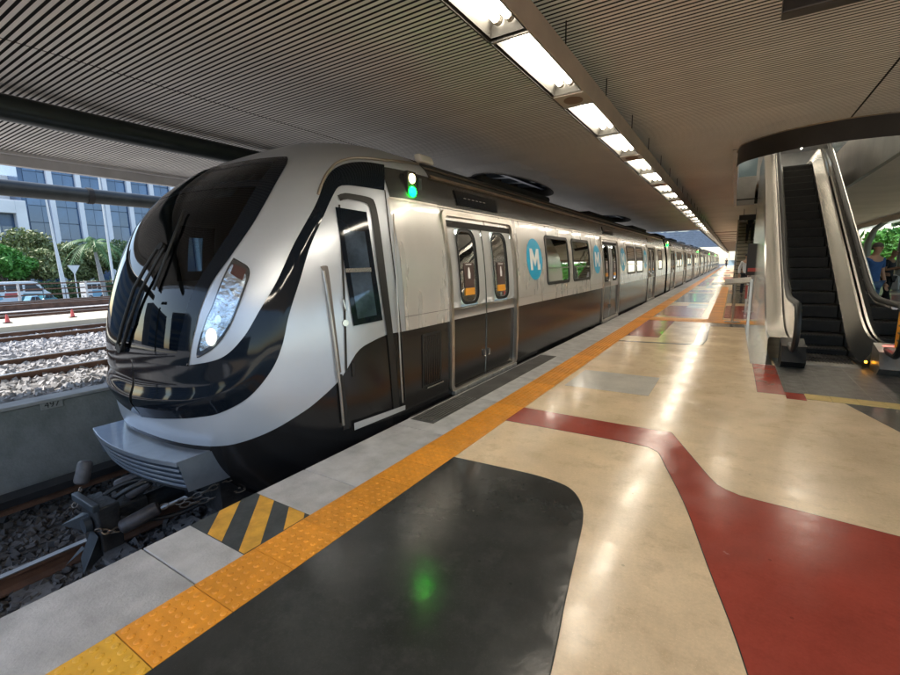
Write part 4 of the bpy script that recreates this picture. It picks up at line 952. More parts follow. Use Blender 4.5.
# street lamps
def lamp_post(q0, q1, x, label, arm=True):
    b = onx(q0, x); t_ = onx(q1, x); c = thing('street_lamp', label, 'street lamp', (x, b.y, ST))
    MB().tube([(x, b.y, ST), (x, t_.y, t_.z)], [.16, .08], 10).build('post', whitepaint, c, True)
    if arm:
        for s_ in (-1, 1): 
            a = MB().tube([(x, t_.y, t_.z-.3), (x, t_.y+s_*.7, t_.z), (x, t_.y+s_*1.5, t_.z+.05)], .05, 8).build('arm', whitepaint, c, True); bevelled(MB().box((x-.14, t_.y+s_*1.5-.35, t_.z), (x+.14, t_.y+s_*1.5+.35, t_.z+.14)), 'lamp_head', steel2, a, .04)
lamp_post((66, 300), (45.5, 196), -58, 'tall pale street lamp with twin arms before the glass office building')
lamp_post((69, 300), (52, 230), -60, 'shorter pale pole standing beside the tall twin-arm lamp', False)
lamp_post((115, 290), (97, 165), -62, 'slender pale lamp post rising beside the palm crown')
c = onx((74, 270), -60); sgn = thing('street_sign', 'pale triangular sign on a post in front of the dark trees', 'sign', (-60, c.y, ST))
MB().tube([(-60, c.y, ST), (-60, c.y, c.z)], .06, 8).build('post', whitepaint, sgn); MB().prism([(c.y-.55, c.z+.5), (c.y+.55, c.z+.5), (c.y, c.z-.5)], -59.97, -59.93, 'x').build('panel', whitepaint, sgn)
# trees
def tree(name, label, base, r, h, m, seed, nleaf=5200, grp='trees in front of the office building', lobes=9, ls=.34):
    rg = np.random.default_rng(seed); t = thing(name, label, 'tree', base, grp); bx, by, bz = base
    tr_ = MB(); tr_.tube([(bx, by, bz), (bx+.1, by+.1, bz+h*.25), (bx, by+.2, bz+h*.5), (bx, by+.1, bz+h*.75)], [.28, .22, .15, .05], 8)
    cs_ = []
    for i in range(lobes):
        a = rg.uniform(0, 2*math.pi); d = r*rg.uniform(.2, .75); cz = bz+h*rg.uniform(.42, .84); d *= 1-.5*max(0, (cz-bz)/h-.6)/.4
        cs_.append((np.array([bx+d*math.cos(a), by+d*math.sin(a), cz]), r*rg.uniform(.28, .5)))
    cs_.append((np.array([bx, by, bz+h*.82]), r*.42))
    for c_, _ in cs_: tr_.tube([(bx, by+.15, bz+h*.35), tuple((np.array([bx, by, bz+h*.5])+c_)/2), tuple(c_)], [.1, .07, .03], 6)
    tr_.build('trunk', barkm, t, True)
    V = []; Fc = []
    for i in range(nleaf):
        c_, rr = cs_[rg.integers(len(cs_))]; d = rg.normal(size=3); d /= np.linalg.norm(d); p = c_+d*rr*rg.uniform(.55, 1.08)*np.array([1, 1, .75])
        u = rg.normal(size=3); u /= np.linalg.norm(u); v = np.cross(u, rg.normal(size=3)); v /= np.linalg.norm(v); s_ = ls*rg.uniform(.5, 1.2)
        n = len(V); V += [tuple(p-u*s_), tuple(p+v*s_*.45), tuple(p+u*s_), tuple(p-v*s_*.45)]; Fc.append((n, n+1, n+2, n+3))
    mb = MB(); mb.v = V; mb.f = Fc; o = mb.build('crown', m, t); return t
def tpos(q, x): p = onx(q, x); return (x, p.y, ST)
tree('tree', 'bright green leafy tree above the minibus', tpos((2, 280), -84), 4.0, 8.0, leafB, 1)
tree('tree', 'large olive green tree before the white framed building', tpos((26, 270), -92), 5.6, 10.8, leafA, 2, 8000)
tree('tree', 'low olive tree with a rounded crown beside the lamp posts', tpos((43, 275), -86), 4.2, 7.4, leafA, 3)
tree('tree', 'olive brown tree directly behind the palm', tpos((70, 270), -96), 4.6, 9.0, leafA, 4, 6500)
tree('tree', 'dark green tree between the lamp posts and the palm', tpos((60, 275), -99), 3.6, 7.6, leafC, 5)
tree('tree', 'dense dark tree at the palm foot, near the train nose', tpos((97, 275), -97), 5.0, 8.6, leafA, 6, 6500)
tree('tree', 'broad dark tree half hidden by the train nose', tpos((122, 275), -96), 5.5, 9.6, leafC, 8, 6500)
hd_ = MB(); rg = np.random.default_rng(11)
for i in range(14000):
    y = rg.uniform(15, 58); p = np.array([-80+rg.uniform(-.6, .6), y, ST+rg.uniform(.2, 2.5)]); u = rg.normal(size=3)*.25; v = rg.normal(size=3)*.12; n = len(hd_.v)
    hd_.v += [tuple(p-u), tuple(p+v), tuple(p+u), tuple(p-v)]; hd_.f.append((n, n+1, n+2, n+3))
tag(hd_.build('street_hedge', leafC), 'dark scrubby hedge behind the parked vehicles', kind='stuff')
# palm
pbs = onx((107, 300), -68); ptop = onx((94, 244), -68)
pm = thing('palm_tree', 'tall royal palm with a pale trunk near the train nose', 'tree', (-68, pbs.y, ST))
MB().tube([(-68, pbs.y+(ptop.y-pbs.y)*t, ST+(ptop.z-.9-ST)*t) for t in np.linspace(0, 1, 10)], [.30, .27, .25, .26, .27, .25, .23, .2, .19, .17], 12).build('trunk', palm_t, pm, True)
MB().tube([(-68, ptop.y, ptop.z-1.0), (-68, ptop.y, ptop.z+.1)], [.2, .12], 10).build('crownshaft', palm_l, pm, True)
for i in range(20):
    a = 2*math.pi*i/20+.2*rng.uniform(); el = rng.uniform(.1, 1.2); L_ = rng.uniform(3.0, 3.9); fr = MB(); pts = []
    for t in np.linspace(0, 1, 12):
        r_ = L_*t*math.cos(el*(1-.4*t)); z_ = L_*(t*math.sin(el)-1.05*t*t*(1.0 if el < .7 else .8)); pts.append(Vector((-68+r_*math.cos(a), ptop.y+r_*math.sin(a), ptop.z+z_)))
    fr.tube(pts, [.05]*6+[.03]*6, 5)
    for k_ in range(1, 12):
        p = pts[k_]; d = (pts[k_]-pts[k_-1]).normalized(); sd_ = d.cross(Vector((0, 0, 1))).normalized()
        for sg in (-1, 1):
            for jj in (0, .5):
                q = pts[k_-1].lerp(p, jj); tip = q+sd_*sg*.75*math.sin(math.pi*(.15+.8*k_/12))+d*.35+Vector((0, 0, -.28)); n = len(fr.v)
                fr.v += [tuple(q-d*.06), tuple(q+d*.06), tuple(tip)]; fr.f.append((n, n+1, n+2))
    fr.build('frond', palm_l, pm)
# office building, facade parallel to the tracks
BX = -112.0
ob = thing('office_building', 'tall dark blue glass office block with white vertical fins', 'building', (BX, 45, ST))
cpx = [49, 73.5, 98.5, 123.5, 149]; cy_ = [onx((c_+3, 200), BX).y for c_ in cpx]; stp = (cy_[-1]-cy_[0])/4
cy_ = [cy_[0]-stp*.86]+[cy_[0]+stp*i for i in range(12)]
MB().box((BX-14, cy_[0]-.5, ST), (BX-.6, cy_[-1]+2, 46)).build('core', bspan, ob)
pan = [MB().box((BX-.5, 0, 0), (BX-.42, stp*.5-.30, 2.93)).build('pane', m_, ob) for m_ in (bglass, mat('building_glass_b', (.04, .085, .17), .1, .2, spec=.8), mat('building_glass_c', (.055, .11, .21), .15, .2, spec=.8))]
used = set()
for i in range(len(cy_)-1):
    for f_ in range(9):
        for h_ in range(2):
            y = cy_[i]+.25+h_*(stp-.5)*.5; z = ST+1.0+3.1*f_; src = pan[[0, 1, 0, 2, 0, 1][rng.integers(6)]]
            if i >= 8: continue
            if src.name in used: dup(src, (0, y, z))
            else: used.add(src.name); src.location = (0, y, z)
for y in cy_[1:]: bevelled(MB().box((BX-.6, y-.42, ST), (BX+.35, y+.42, 46)), 'fin', bwhite, ob, .05, 1)
# white framed neighbour
FX = -104.0
fb = thing('framed_building', 'white building with a deep rectangular frame around dark glass', 'building', (FX, 20, ST))
ya_, yb_ = onx((20, 240), FX).y, onx((31, 240), FX).y; zt_ = onx((10, 200), FX).z; zi_ = onx((10, 213), FX).z; yl_ = onx((-60, 240), FX).y
bevelled(MB().box((FX-8, ya_, ST), (FX+.4, yb_, zt_)), 'pier', bwhite, fb, .05, 1); bevelled(MB().box((FX-8, yl_, zi_), (FX+.4, ya_-.003, zt_)), 'lintel', bwhite, fb, .05, 1)
yc_ = onx((1, 240), FX).y
bevelled(MB().box((FX-8, yc_-.5, ST), (FX+.3, yc_+.1, zi_-.003)), 'pier', bwhite, fb, .05, 1)
MB().box((FX-7, yl_, ST), (FX-1.2, ya_, zi_-.01)).build('glass_core', bspan, fb)
for i in range(6):
    for j in range(5):
        y = ya_-(i+1)*1.75; MB().box((FX-1.2, y+.06, ST+.5+2.3*j), (FX-1.14, y+1.69, ST+2.6+2.3*j)).build('pane', pan[(i*3+j) % 3].data.materials[0], fb)
sl_ = thing('low_roof_block', 'pale flat roof slab seen behind the white framed building', 'building', (-118, 10, ST))
zt2 = onx((10, 176), -118).z; zb2 = onx((10, 190), -118).z
MB().box((-126, onx((-80, 200), -118).y, zb2), (-118, onx((22, 200), -118).y, zt2)).build('roof_slab', whitepaint, sl_); MB().box((-125, onx((-80, 200), -118).y+1, ST), (-118.6, onx((22, 200), -118).y-1, zb2)).build('wall', bwhite, sl_)

# unseen blocks added behind the camera and beside the yard to darken nose reflections
for i, (x, y, w_, d_, h_) in enumerate(((-112, -22, 14, 40, 26), (-100, -68, 16, 34, 20), (-62, -92, 34, 14, 24), (-22, -96, 32, 14, 17), (18, -94, 34, 14, 22))):
    cb_ = thing('reflection_block', ('unseen grey block added beside the office building to darken reflections', 'unseen lower grey block added across the yard to darken reflections', 'unseen wide grey block added at the end of the tracks to darken reflections', 'unseen low grey block added at the end of the tracks to darken reflections', 'unseen grey block added behind the platform end to darken reflections')[i], 'building', (x, y, ST))
    bevelled(MB().box((x-w_/2, y-d_/2, ST), (x+w_/2, y+d_/2, h_)), 'wall', mat('block_grey', (.22, .22, .23), .8, var=.2, vscale=.2), cb_, .1, 1)
    for f_ in range(int(h_/4)):
        z = ST+2+4*f_
        if w_ < d_: MB().box((x+w_/2+.01, y-d_/2+1, z), (x+w_/2+.06, y+d_/2-1, z+2)).build('window_band', bspan, cb_)
        else: MB().box((x-w_/2+1, y+d_/2+.01, z), (x+w_/2-1, y+d_/2+.06, z+2)).build('window_band', bspan, cb_)
# ================================================================== ESCALATOR
YI, YT, ZT = 8.75, 15.75, 4.04
def zc(y):
    if y < YI-.5: return 0.0
    if y > YT+.5: return ZT
    def sm(t): return t
    k_ = ZT/(YT-YI)
    if y < YI+.5: t = (y-YI+.5); return k_*t*t/2
    if y > YT-.5: t = (YT+.5-y); return ZT-k_*t*t/2
    return k_*(y-YI)
es = thing('escalator', 'narrow stainless steel escalator with black steps rising to the upper hall', 'escalator', (1.2, 8, 0))
YS = list(np.linspace(7.95, 18, 60))
def strip_(pts, name, m, parent=es, ys=YS, smooth=True): return MB().grid([[(x, y, zc(y)+dz if dz is not None else -.001) for y in ys] for x, dz in pts]).build(name, m, parent, smooth, 8)
strip_([(.50, None), (.50, .34)], 'outer_cladding', steel)
strip_([(.50, .34), (.52, .37), (.74, .37)], 'outer_deck', steel); strip_([(.78, .36), (.80, .36), (.90, .12), (.925, .08), (.925, -.3)], 'inner_deck', steel)
strip_([(1.98, None), (1.98, .34)], 'outer_cladding', steel)
strip_([(1.98, .34), (1.96, .37), (1.75, .37)], 'outer_deck', steel); strip_([(1.73, .36), (1.70, .36), (1.585, .12), (1.56, .08), (1.56, -.3)], 'inner_deck', steel)
for x in (.745, 1.735):
    e_ = MB().box((x-.05, 7.62, 0.001), (x+.05, 8.0, .30)); bevelled(e_, 'handrail_inlet', rubber, es, .03)
    MB().prism([(7.62, .001), (7.5, .1), (7.62, .30), (7.95, .37), (7.95, .001)], x-.1 if x < 1 else x-.09, x+.17 if x < 1 else x+.20, 'x').build('newel_base', rubber if x < 1 else steel2, es)
    gy = [7.25, 7.35, 7.5]+YS
    def gbot(y): return zc(y)+.34 if y > 7.6 else .34+.35*(7.6-y)/.35
    MB().grid([[(x+.012, y, gbot(y)) for y in gy], [(x+.012, y, zc(y)+.90) for y in gy]]).build('glass_panel', clear_g if x > 1 else steel, es, True)
    path = [(x, 7.8, .30)]+[(x, 7.42-.28*math.sin(a), .60-.31*math.cos(a)) for a in np.linspace(.25, math.pi, 14)]+[(x, y, zc(y)+.91) for y in np.linspace(7.5, 18, 60)]
    h_ = MB().tube(path, .038, 10).build('handrail', rubber, es, True)
    MB().tube([(p[0]+.0, p[1], p[2]-.045) for p in path[16:]], .026, 8).build('handrail_guide', steel, es, True)
for i in range(24):
    y = 8.12+.36*i; z = zc(y+.3) if i else 0; z = round(z/.2)*.2 if False else zc(y)
    s_ = MB().box((.935, y, z-.19), (1.55, y+.38, z)); st_ = s_.build('step', stepm, es)
    cl = MB()
    for k_ in range(15): cl.box((.94+.0405*k_, y+.004, z+.0002), (.962+.0405*k_, y+.37, z+.008))
    o = cl.build('tread_cleats', stepm, st_); o['kind'] = 'stuff'
    MB().box((.936, y-.003, z-.012), (1.549, y+.001, z-.003)).build('nosing', mat('nosing', (.075, .07, .06), .5), st_)
MB().box((.93, 7.9, .001), (1.555, 8.14, .014)).build('comb_plate', steel2, es)
MB().box((1.585, 7.93, .09), (1.61, 7.95, .115)).build('status_lamp', amber_l, es)
def sticker(x, y0, y1, z0, z1):
    s_ = MB().box((x-.004, y0, z0), (x+.0, y1, z1)).build('orange_notice', orange_s, es)
    for k_ in range(5): MB().box((x-.005, y0+.05, z1-.1-.09*k_), (x-.0041, y1-.06, z1-.08-.09*k_)).build('print_line', brown_s, s_)
sticker(.790, 7.28, 7.62, .42, .84); MB().box((.7575, 7.28, .42), (.79, 7.62, .84)).build('notice_backing', orange_s, es)
sticker(1.730, 7.05, 7.40, .40, .86)
ar = MB().prism([(1.68, 7.66), (1.80, 7.66), (1.80, 7.70), (1.72, 7.70)], .372, .376).build('direction_lamp', red_l, es)
strip_([(.5, -.35), (1.98, -.35)], 'underside', steel2, ys=list(np.linspace(9.6, 18, 30)))
# upper hall round the escalator head
uh = struct(MB().box((-3, 20.0, 3.47), (-.1, 34, 3.6)).build('upper_hall', conc))
wl_m = mat('hall_panel', (.30, .29, .27), .45, .3, var=.15, vscale=1.5); hbm = mat('hall_blue_glass', (.16, .24, .28), .15, .1, spec=.7)
MB().box((2.50, 8.9, 3.44), (2.60, 20, 4.75)).build('side_wall', wl_m, uh); MB().box((2.5, 8.9, 4.76), (2.58, 20, 6.6)).build('side_glazing', hbm, uh)
MB().box((-.16, 9.9, 3.44), (-.085, 20, 4.9)).build('side_wall', wl_m, uh)
MB().box((-.08, 19.82, 3.43), (.46, 19.9, 4.4)).build('end_wall', wl_m, uh); MB().box((-.08, 19.82, 4.42), (.46, 19.88, 6)).build('end_glazing', hbm, uh)
MB().box((.46, 18.2, 3.9), (2.5, 30, 4.02)).build('upper_floor', conc, uh)
MB().box((-3, 8.6, 6.7), (4, 30, 6.9)).build('upper_ceiling', mat('upper_ceiling', (.5, .46, .4), .6), uh)
MB().box((-3, 29, 4.0), (4, 29.2, 6.7)).build('upper_back_wall', wl_m, uh)
MB().box((-3, 8.5, 4.05), (4, 8.6, 6.9)).build('upper_front_wall', wl_m, uh); MB().box((-3.1, 8.6, 4.05), (-3, 29, 6.9)).build('upper_left_wall', wl_m, uh)
for x in (.1, 2.3):
    lt_ = thing('upper_hall_light', 'row of bright tubes under the upper hall ceiling, '+('left of the escalator head' if x < 1 else 'beside the blue glazing'), 'light fitting', (x, 9, 6.5))
    MB().box((x-.1, 9, 6.62), (x+.1, 28, 6.699)).build('housing', housing, lt_)
    for k_ in range(12): MB().tube([(x, 9.2+1.55*k_, 6.58), (x, 10.5+1.55*k_, 6.58)], .03, 8).build('tube', tube_m, lt_, True)
# downstand round the opening
arc = [p for p in hole[1:-1]]
dn = MB().grid([[(x, y, z) for x, y in arc] for z in (CZ+.205, 3.14)]).build('opening_fascia', mat('fascia_dark', (.035, .03, .026), .5, var=.2), ceil, True)
MB().tube([(x, y-.004, CZ-.004) for x, y in arc], .012, 6).build('opening_trim', bronze, ceil, True)
MB().box((-.095, 10.0, 3.40), (-.078, 19.8, CZ+.03)).build('opening_trim', mat('trim_tan', (.46, .38, .30), .5), ceil)
# hanging signs
def hsign(x0, x1, y, z0, z1, label):
    t = thing('hanging_sign', label, 'sign', ((x0+x1)/2, y, z0))
    bevelled(MB().box((x0, y, z0), (x1, y+.12, z1)), 'box', mat('sign_dark', (.02, .018, .018), .4), t, .01)
    for x in (x0+.15, x1-.15): MB().tube([(x, y+.06, z1), (x, y+.06, CZ+.02)], .012, 6).build('hanger', joint_m, t)
hsign(.145, 2.3, 3.72, 3.01, 3.30, 'large dark hanging sign box just below the slatted ceiling'); hsign(.05, .75, 21.5, 3.02, 3.22, 'small dark sign hanging before the stairs')

# ================================================================== STAIRS, BARRIERS
stt = thing('staircase', 'beige staircase rising behind the escalator with steel handrails', 'staircase', (.75, 23, 0))
stm = mat('stair_beige', (.34, .30, .24), .6, var=.15); 
for i in range(23): MB().box((.08, 23+.30*i, .175*i), (1.75, 23+.30*(i+1)+.02, .175*(i+1))).build('step', stm, stt); MB().box((.082, 22.998+.30*i, .175*(i+1)-.03), (1.748, 22.9985+.30*i, .175*(i+1)+.001)).build('nosing', joint_m, stt)
for x in (.04, 1.80):
    MB().tube([(x, 22.7, 1.0), (x, 23, 1.05), (x, 29.9, 5.08)], .03, 8).build('handrail', steel, stt, True); MB().tube([(x, 22.7, .5), (x, 23, .55), (x, 29.9, 4.58)], .02, 8).build('mid_rail', steel, stt, True)
    for y in (22.75, 24.5, 26.5, 28.5): MB().tube([(x, y, max(0, (y-23)*.583)), (x, y, 1.05+max(0, (y-23)*.583))], .028, 8).build('baluster', steel, stt, True)
MB().prism([(23, 0), (29.9, 4.0), (29.9, 3.5), (23.6, 0)], 1.86, 1.9, 'x').build('stringer', stm, stt)
bs = thing('barrier', 'stainless barrier post with a slanted flat top beside the escalator', 'barrier', (.08, 12.6, 0))
MB().tube([(.06, 12.6, 0.007), (.06, 12.6, .98)], .035, 10).build('post', steel, bs, True); MB().tube([(.06, 12.6, .002), (.06, 12.6, .025)], .17, 20).build('base', steel2, bs, True)
MB().obox((.11, 12.5, 1.0), (.26, 0, .02), (0, .22, .05), (0, -.003, .012)).build('top_plate', steel2, bs)
b2 = thing('railing', 'stainless railing ending in a tall square post beside the escalator cladding', 'railing', (.36, 12, 0))
bevelled(MB().box((.33, 11.98, .007), (.39, 12.04, 1.06)), 'post', steel, b2, .006); bevelled(MB().box((.33, 14.6, .007), (.39, 14.66, 1.06)), 'post', steel, b2, .006)
MB().box((.332, 12.041, 1.0), (.388, 14.6, 1.05)).build('top_rail', steel, b2); MB().box((.345, 12.041, .5), (.375, 14.6, .54)).build('mid_rail', steel, b2)
MB().box((.26, 12.03, .62), (.30, 12.09, .92)).build('red_strap', redp, b2); MB().box((.27, 12.05, .9), (.36, 12.07, .93)).build('strap_hook', steel2, b2)
ki = thing('information_kiosk', 'dark upright kiosk board standing before the stairs', 'kiosk', (.46, 15.2, 0))
bevelled(MB().box((.30, 15.2, 1.05), (.62, 15.32, 1.92)), 'board', mat('kiosk_dark', (.03, .03, .032), .35), ki, .012); MB().box((.42, 15.23, .007), (.5, 15.29, 1.05)).build('leg', steel2, ki); MB().box((.3, 15.1, .006), (.62, 15.42, .03)).build('foot', steel2, ki)
MB().box((.34, 15.195, 1.15), (.58, 15.199, 1.25)).build('red_stripe', redp, ki)

# ================================================================== RIGHT-HAND SIDE
for i, y in enumerate((14, 20, 26, 32, 38, 46)):
    c = thing('platform_column', 'curved grey steel column on the planted side of the platform', 'column', (5.9, y, 0), 'columns on the planted side')
    MB().tube([(5.9, y, .006), (5.9, y, 2.2), (6.1, y, 2.9), (6.6, y, 3.4), (7.4, y, 3.75)], [.16, .15, .13, .11, .09], 14).build('shaft', mat('column_grey', (.28, .30, .31), .45, .3), c, True); MB().tube([(5.9, y, .002), (5.9, y, .05)], .26, 18).build('base', steel2, c, True)
cn = thing('glass_canopy', 'white framed glass canopy over the planted side of the platform', 'canopy', (8, 25, 3.6))
for i in range(16):
    y = 8+3.2*i; MB().obox((8.4, y, 3.85), (2.1, 0, .35), (0, .06, 0), (-.02, 0, .09)).build('rafter', whitepaint, cn)
    MB().obox((8.4, y+1.6, 3.93), (2.1, 0, .35), (0, 1.5, 0), (0, 0, .006)).build('pane', clear_g, cn)
for x, z in ((6.4, 3.45), (8.3, 3.72), (10.4, 4.1)): MB().box((x-.05, 8, z), (x+.05, 58, z+.12)).build('purlin', whitepaint, cn)
MB().box((CXR, CY0, 3.2), (CXR+.1, PY1, 3.6)).build('edge_beam', housing, cn)
for i in range(7):
    y = 9+7*i; pb_ = thing('planter', 'low brown planter wall under the hedge', 'planter', (10.7, y, 0), 'planters under the hedge'); MB().box((10.52, y, -.5), (10.9, y+6.98, .55)).build('wall', mat('planter_brown', (.12, .075, .05), .7, var=.2), pb_); MB().box((10.48, y, .551), (10.94, y+6.98, .6)).build('cap', conc, pb_)
hg_ = MB(); rg = np.random.default_rng(12)
for i in range(30000):
    y = rg.uniform(6, 62); x = 11.4+.7*rg.normal()*.6+.3*math.sin(y*1.3); z = .5+2.9*rg.uniform()**.8+.4*math.sin(y*.9); p = np.array([x, y, z]); u = rg.normal(size=3)*.16; v = rg.normal(size=3)*.07; n = len(hg_.v)
    hg_.v += [tuple(p-u), tuple(p+v), tuple(p+u), tuple(p-v)]; hg_.f.append((n, n+1, n+2, n+3))
tag(hg_.build('hedge', leafB), 'dense bright green hedge along the planted side of the platform', kind='stuff')
for i in range(5): tree('tree', 'leafy green tree behind the hedge on the planted side', (15.5+rng.uniform(-1, 1), 14+10*i, ST), 4.0, 9.5, leafB if i % 2 else leafC, 30+i, 4200, 'trees behind the hedge')
pe = thing('end_screen', 'pale blue end screen with a white frame at the far end of the platform', 'screen', (1, PY1-.4, 0))
MB().box((-1.2, PY1-.5, 0.001), (5, PY1-.4, 1.3)).build('parapet', mat('end_blue', (.30, .45, .58), .5), pe)
for x in (-1.2, .5, 2.2, 3.9): MB().box((x, PY1-.52, 1.301), (x+.1, PY1-.38, CZ-.01)).build('mullion', whitepaint, pe)

# ================================================================== PEOPLE
def skinmesh(pts, edges, radii, name, m, M, parent, sub=2):
    me = bpy.data.meshes.new(name); me.from_pydata([tuple(p) for p in pts], edges, []); o = bpy.data.objects.new(name, me); COL.objects.link(o)
    o.modifiers.new('s', 'SKIN'); sd_ = o.modifiers.new('d', 'SUBSURF'); sd_.levels = sub; sd_.render_levels = sub
    for i, v in enumerate(me.skin_vertices[0].data): v.radius = (radii[i] if isinstance(radii[i], tuple) else (radii[i], radii[i])); v.use_root = i == 0
    bpy.context.view_layer.update()
    m2 = bpy.data.meshes.new_from_object(o.evaluated_get(bpy.context.evaluated_depsgraph_get())); bpy.data.objects.remove(o)
    m2.transform(M); m2.materials.clear()
    for p in m2.polygons: p.use_smooth = True
    return link(name, m2, m, parent)
def person(label, loc, rz, h, skin, shirt, trousers, shoes, hair, arms, legs, head=(0, .04), bald=False, long_sleeve=False):
    t = thing('person', label, 'person', loc); k = h/1.75; M = Matrix.Translation(loc) @ Matrix.Rotation(rz, 4, 'Z') @ Matrix.Scale(k, 4)
    # local frame: facing -y, x to the figure's left
    hx, hy = head
    P = [(0, 0, .94), (0, .01, 1.10), (0, .015, 1.28), (0, .01, 1.42), (hx*.4, hy*-.3, 1.50), (hx, -hy, 1.58), (hx, -hy-.015, 1.66), (hx, -hy, 1.715)]
    R = [(.13, .10), (.135, .095), (.155, .105), (.12, .085), .052, .07, .082, .062]; E_ = [(i, i+1) for i in range(7)]
    sh = []; 
    for s_, a in zip((-1, 1), arms):
        n = len(P); P += [(s_*.165, .01, 1.40), a[0], a[1]]; R += [.058, .042, .032]; E_ += [(3, n), (n, n+1), (n+1, n+2)]; sh.append(n)
    lg = []
    for s_, a in zip((-1, 1), legs):
        n = len(P); P += [(s_*.09, 0, .88), a[0], a[1], (a[1][0], a[1][1]-.13, .045)]; R += [.088, .058, .042, .035]; E_ += [(0, n), (n, n+1), (n+1, n+2), (n+2, n+3)]; lg.append(n)
    body = skinmesh(P, E_, R, 'body', skin, M, t)
    def sub_(idx, extra, nm, m, cut=None):
        mp = {j: i for i, j in enumerate(idx)}; pts = [P[j] for j in idx]; ed = [(mp[a], mp[b]) for a, b in E_ if a in mp and b in mp]
        rr = [tuple(q+extra for q in R[j]) if isinstance(R[j], tuple) else (R[j]+extra,)*2 for j in idx]
        if nm == 'shirt': pts[0] = (0, 0, .84)
        if cut:
            for j, other, f in cut: i = mp[j]; a, b = Vector(P[other]), Vector(P[j]); pts[i] = tuple(a.lerp(b, f))
        return skinmesh(pts, ed, rr, nm, m, M, t)
    ids = [0, 1, 2, 3]+[x for s_ in sh for x in ((s_, s_+1, s_+2) if long_sleeve else (s_, s_+1))]
    sub_(ids, .014, 'shirt', shirt, [(s_+2, s_+1, .9) for s_ in sh] if long_sleeve else [(s_+1, s_, .75) for s_ in sh])
    sub_([0]+[x for s_ in lg for x in (s_, s_+1, s_+2)], .013, 'trousers', trousers)
    for s_, a in zip((-1, 1), legs):
        x, y, z = a[1]; o = MB().ellipsoid((x, y-.09, .045), (.05, .145, .05), 12, 8).build('shoe', shoes, t, True); o.data.transform(M)
    for s_, a in zip((-1, 1), arms):
        e_, w_ = Vector(a[0]), Vector(a[1]); d = (w_-e_).normalized(); sd_ = d.cross(Vector((0, 0, 1)) if abs(d.z) < .9 else Vector((0, 1, 0))).normalized(); mb = MB().ellipsoid(tuple(w_+d*.05), (.038, .038, .045), 10, 6)
        for f_ in range(4): b = w_+d*.08+sd_*(.026-.0175*f_); L_ = (.07, .08, .075, .058)[f_]; mb.tube([b, b+d*L_*.55, b+d*L_*.9+Vector((0, -.015, -.02))], [.0095, .009, .007], 6)
        b = w_+d*.03+sd_*.035; mb.tube([b, b+sd_*.025+d*.03, b+sd_*.02+d*.06], [.011, .010, .008], 6)
        o = mb.build('hand', skin, t, True); o.data.transform(M)
    f = MB().tube([(hx, -hy-.088, 1.655), (hx, -hy-.112, 1.625), (hx, -hy-.088, 1.618)], [.008, .014, .008], 8).build('nose', skin, t, True); f.data.transform(M)
    e_ = MB().ellipsoid((hx-.03, -hy-.083, 1.655), (.012, .006, .007), 8, 6).build('eye', joint_m, t, True); e_.data.transform(M)
    e_ = MB().ellipsoid((hx+.03, -hy-.083, 1.655), (.012, .006, .007), 8, 6).build('eye', joint_m, t, True); e_.data.transform(M)
    e_ = MB().ellipsoid((hx, -hy-.08, 1.595), (.022, .006, .006), 8, 6).build('mouth', mat('lip', (.25, .09, .08), .6), t, True); e_.data.transform(M)
    for s_ in (-1, 1): e_ = MB().ellipsoid((hx+s_*.084, -hy+.005, 1.64), (.01, .02, .03), 8, 6).build('ear', skin, t, True); e_.data.transform(M)
    if not bald:
        P2 = [[(hx+.094*math.sin(a)*math.cos(b), -hy+.012+.1*math.sin(a)*math.sin(b), 1.655+.1*math.cos(a)) for b in np.linspace(0, 2*math.pi, 17)] for a in np.linspace(0, 1.35, 7)]
        P2.append([(hx+.093*math.cos(b), -hy+.012+.098*math.sin(b), 1.66 if math.sin(b) < -.2 else 1.60) for b in np.linspace(0, 2*math.pi, 17)])
        e_ = MB().grid(P2).build('hair', hair, t, True); e_.data.transform(M)
    return t, M
blue_c = mat('blue_cotton', (.03, .10, .30), .85, var=.2, vscale=9); jean = mat('denim', (.06, .12, .24), .9, var=.25, vscale=9); dk_c = mat('dark_cotton', (.025, .028, .04), .9, var=.3, vscale=9); wh_c = mat('white_cotton', (.70, .72, .76), .85); bk_c = mat('black_cloth', (.014, .014, .016), .9); hair_d = mat('hair_dark', (.02, .015, .012), .6); hair_g = mat('hair_grey', (.10, .09, .08), .7); shoe_b = mat('shoe_brown', (.09, .06, .045), .6)
ST_A = (((-.24, .04, 1.14), (-.25, -.04, .90)), ((.24, .04, 1.14), (.25, -.04, .90)))
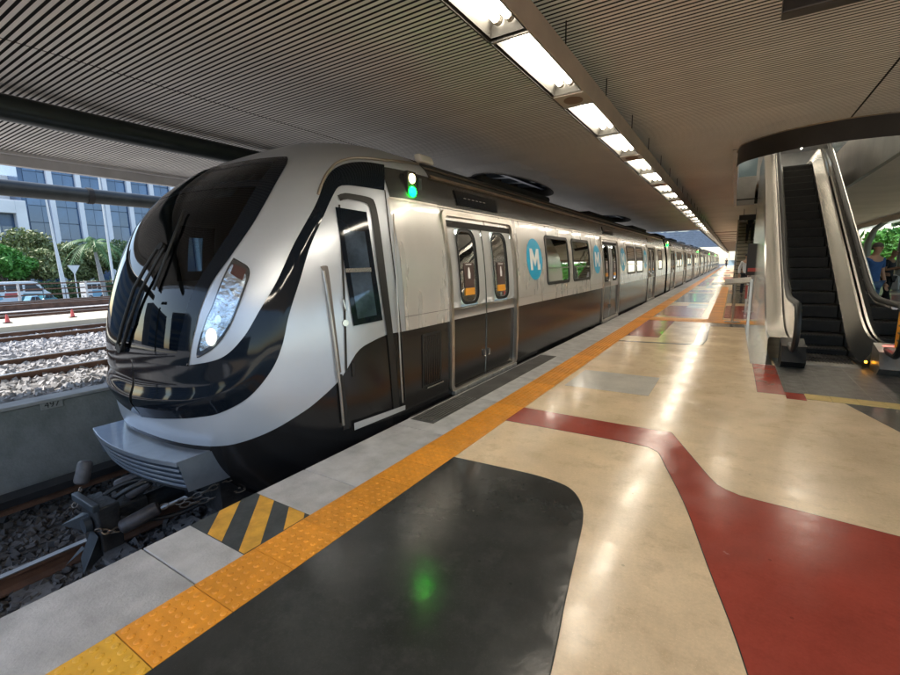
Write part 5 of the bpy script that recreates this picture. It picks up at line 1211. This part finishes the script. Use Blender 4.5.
ST_L = (((-.10, -.01, .49), (-.11, .03, .08)), ((.10, -.01, .49), (.11, .03, .08)))
person('man in a blue shirt and jeans standing behind the escalator glass', (2.58, 13.2, .0), R_(35), 1.80, skinB, blue_c, jean, shoe_b, hair_g, ST_A, (((-.1, -.06, .49), (-.12, -.14, .08)), ((.10, .02, .49), (.10, .10, .08))), long_sleeve=False)
t_, M_ = person('bald man in a dark shirt looking down at a phone beside the columns', (3.84, 17.9, 0), R_(55), 1.70, skinA, dk_c, bk_c, shoe_b, hair_d, (((-.25, .0, 1.15), (-.05, -.27, 1.22)), ((.25, .0, 1.15), (.05, -.28, 1.22))), (((-.1, -.04, .49), (-.12, -.16, .08)), ((.10, .04, .49), (.12, .16, .08))), head=(0, .07), bald=True)
ph = MB().obox((0, -.37, 1.26), (.036, 0, 0), (0, .04, .055), (0, .004, -.003)).build('phone', gloss_black); ph.data.transform(M_); tag(ph, 'small dark phone held in the bald man\'s hands', 'phone')
bg = MB().prism([(-.16, .55), (.16, .55), (.13, .95), (.03, 1.0), (-.03, 1.0), (-.13, .95)], -.03, .05, 'x'); bg.v = [(x+.30, y, z) for x, y, z in bg.v]; bg = bevelled(bg, 'tote_bag', wh_c, None, .02); bg.data.transform(M_); tag(bg, 'white cloth bag hanging at the bald man\'s side', 'bag')
person('person in a white shirt and dark trousers walking off the stairs', (.45, 22.3, 0), R_(10), 1.72, skinB, wh_c, dk_c, shoe_b, hair_d, ST_A, ST_L, long_sleeve=True)
person('person in black coming down the stairs', (.55, 26.85, .175*12+.18), R_(-5), 1.68, skinA, bk_c, bk_c, shoe_b, hair_d, (((-.26, -.02, 1.16), (-.12, -.22, 1.2)), ((.26, -.02, 1.16), (.12, -.22, 1.2))), ST_L, long_sleeve=True)
pf = onz((726, 267.5), 0)
person('distant person in dark clothes walking near the far end of the platform', (pf.x, pf.y, 0), R_(20), 1.70, skinA, dk_c, bk_c, shoe_b, hair_d, ST_A, (((-.1, -.12, .49), (-.1, -.22, .1)), ((.1, .06, .5), (.1, .25, .1))))
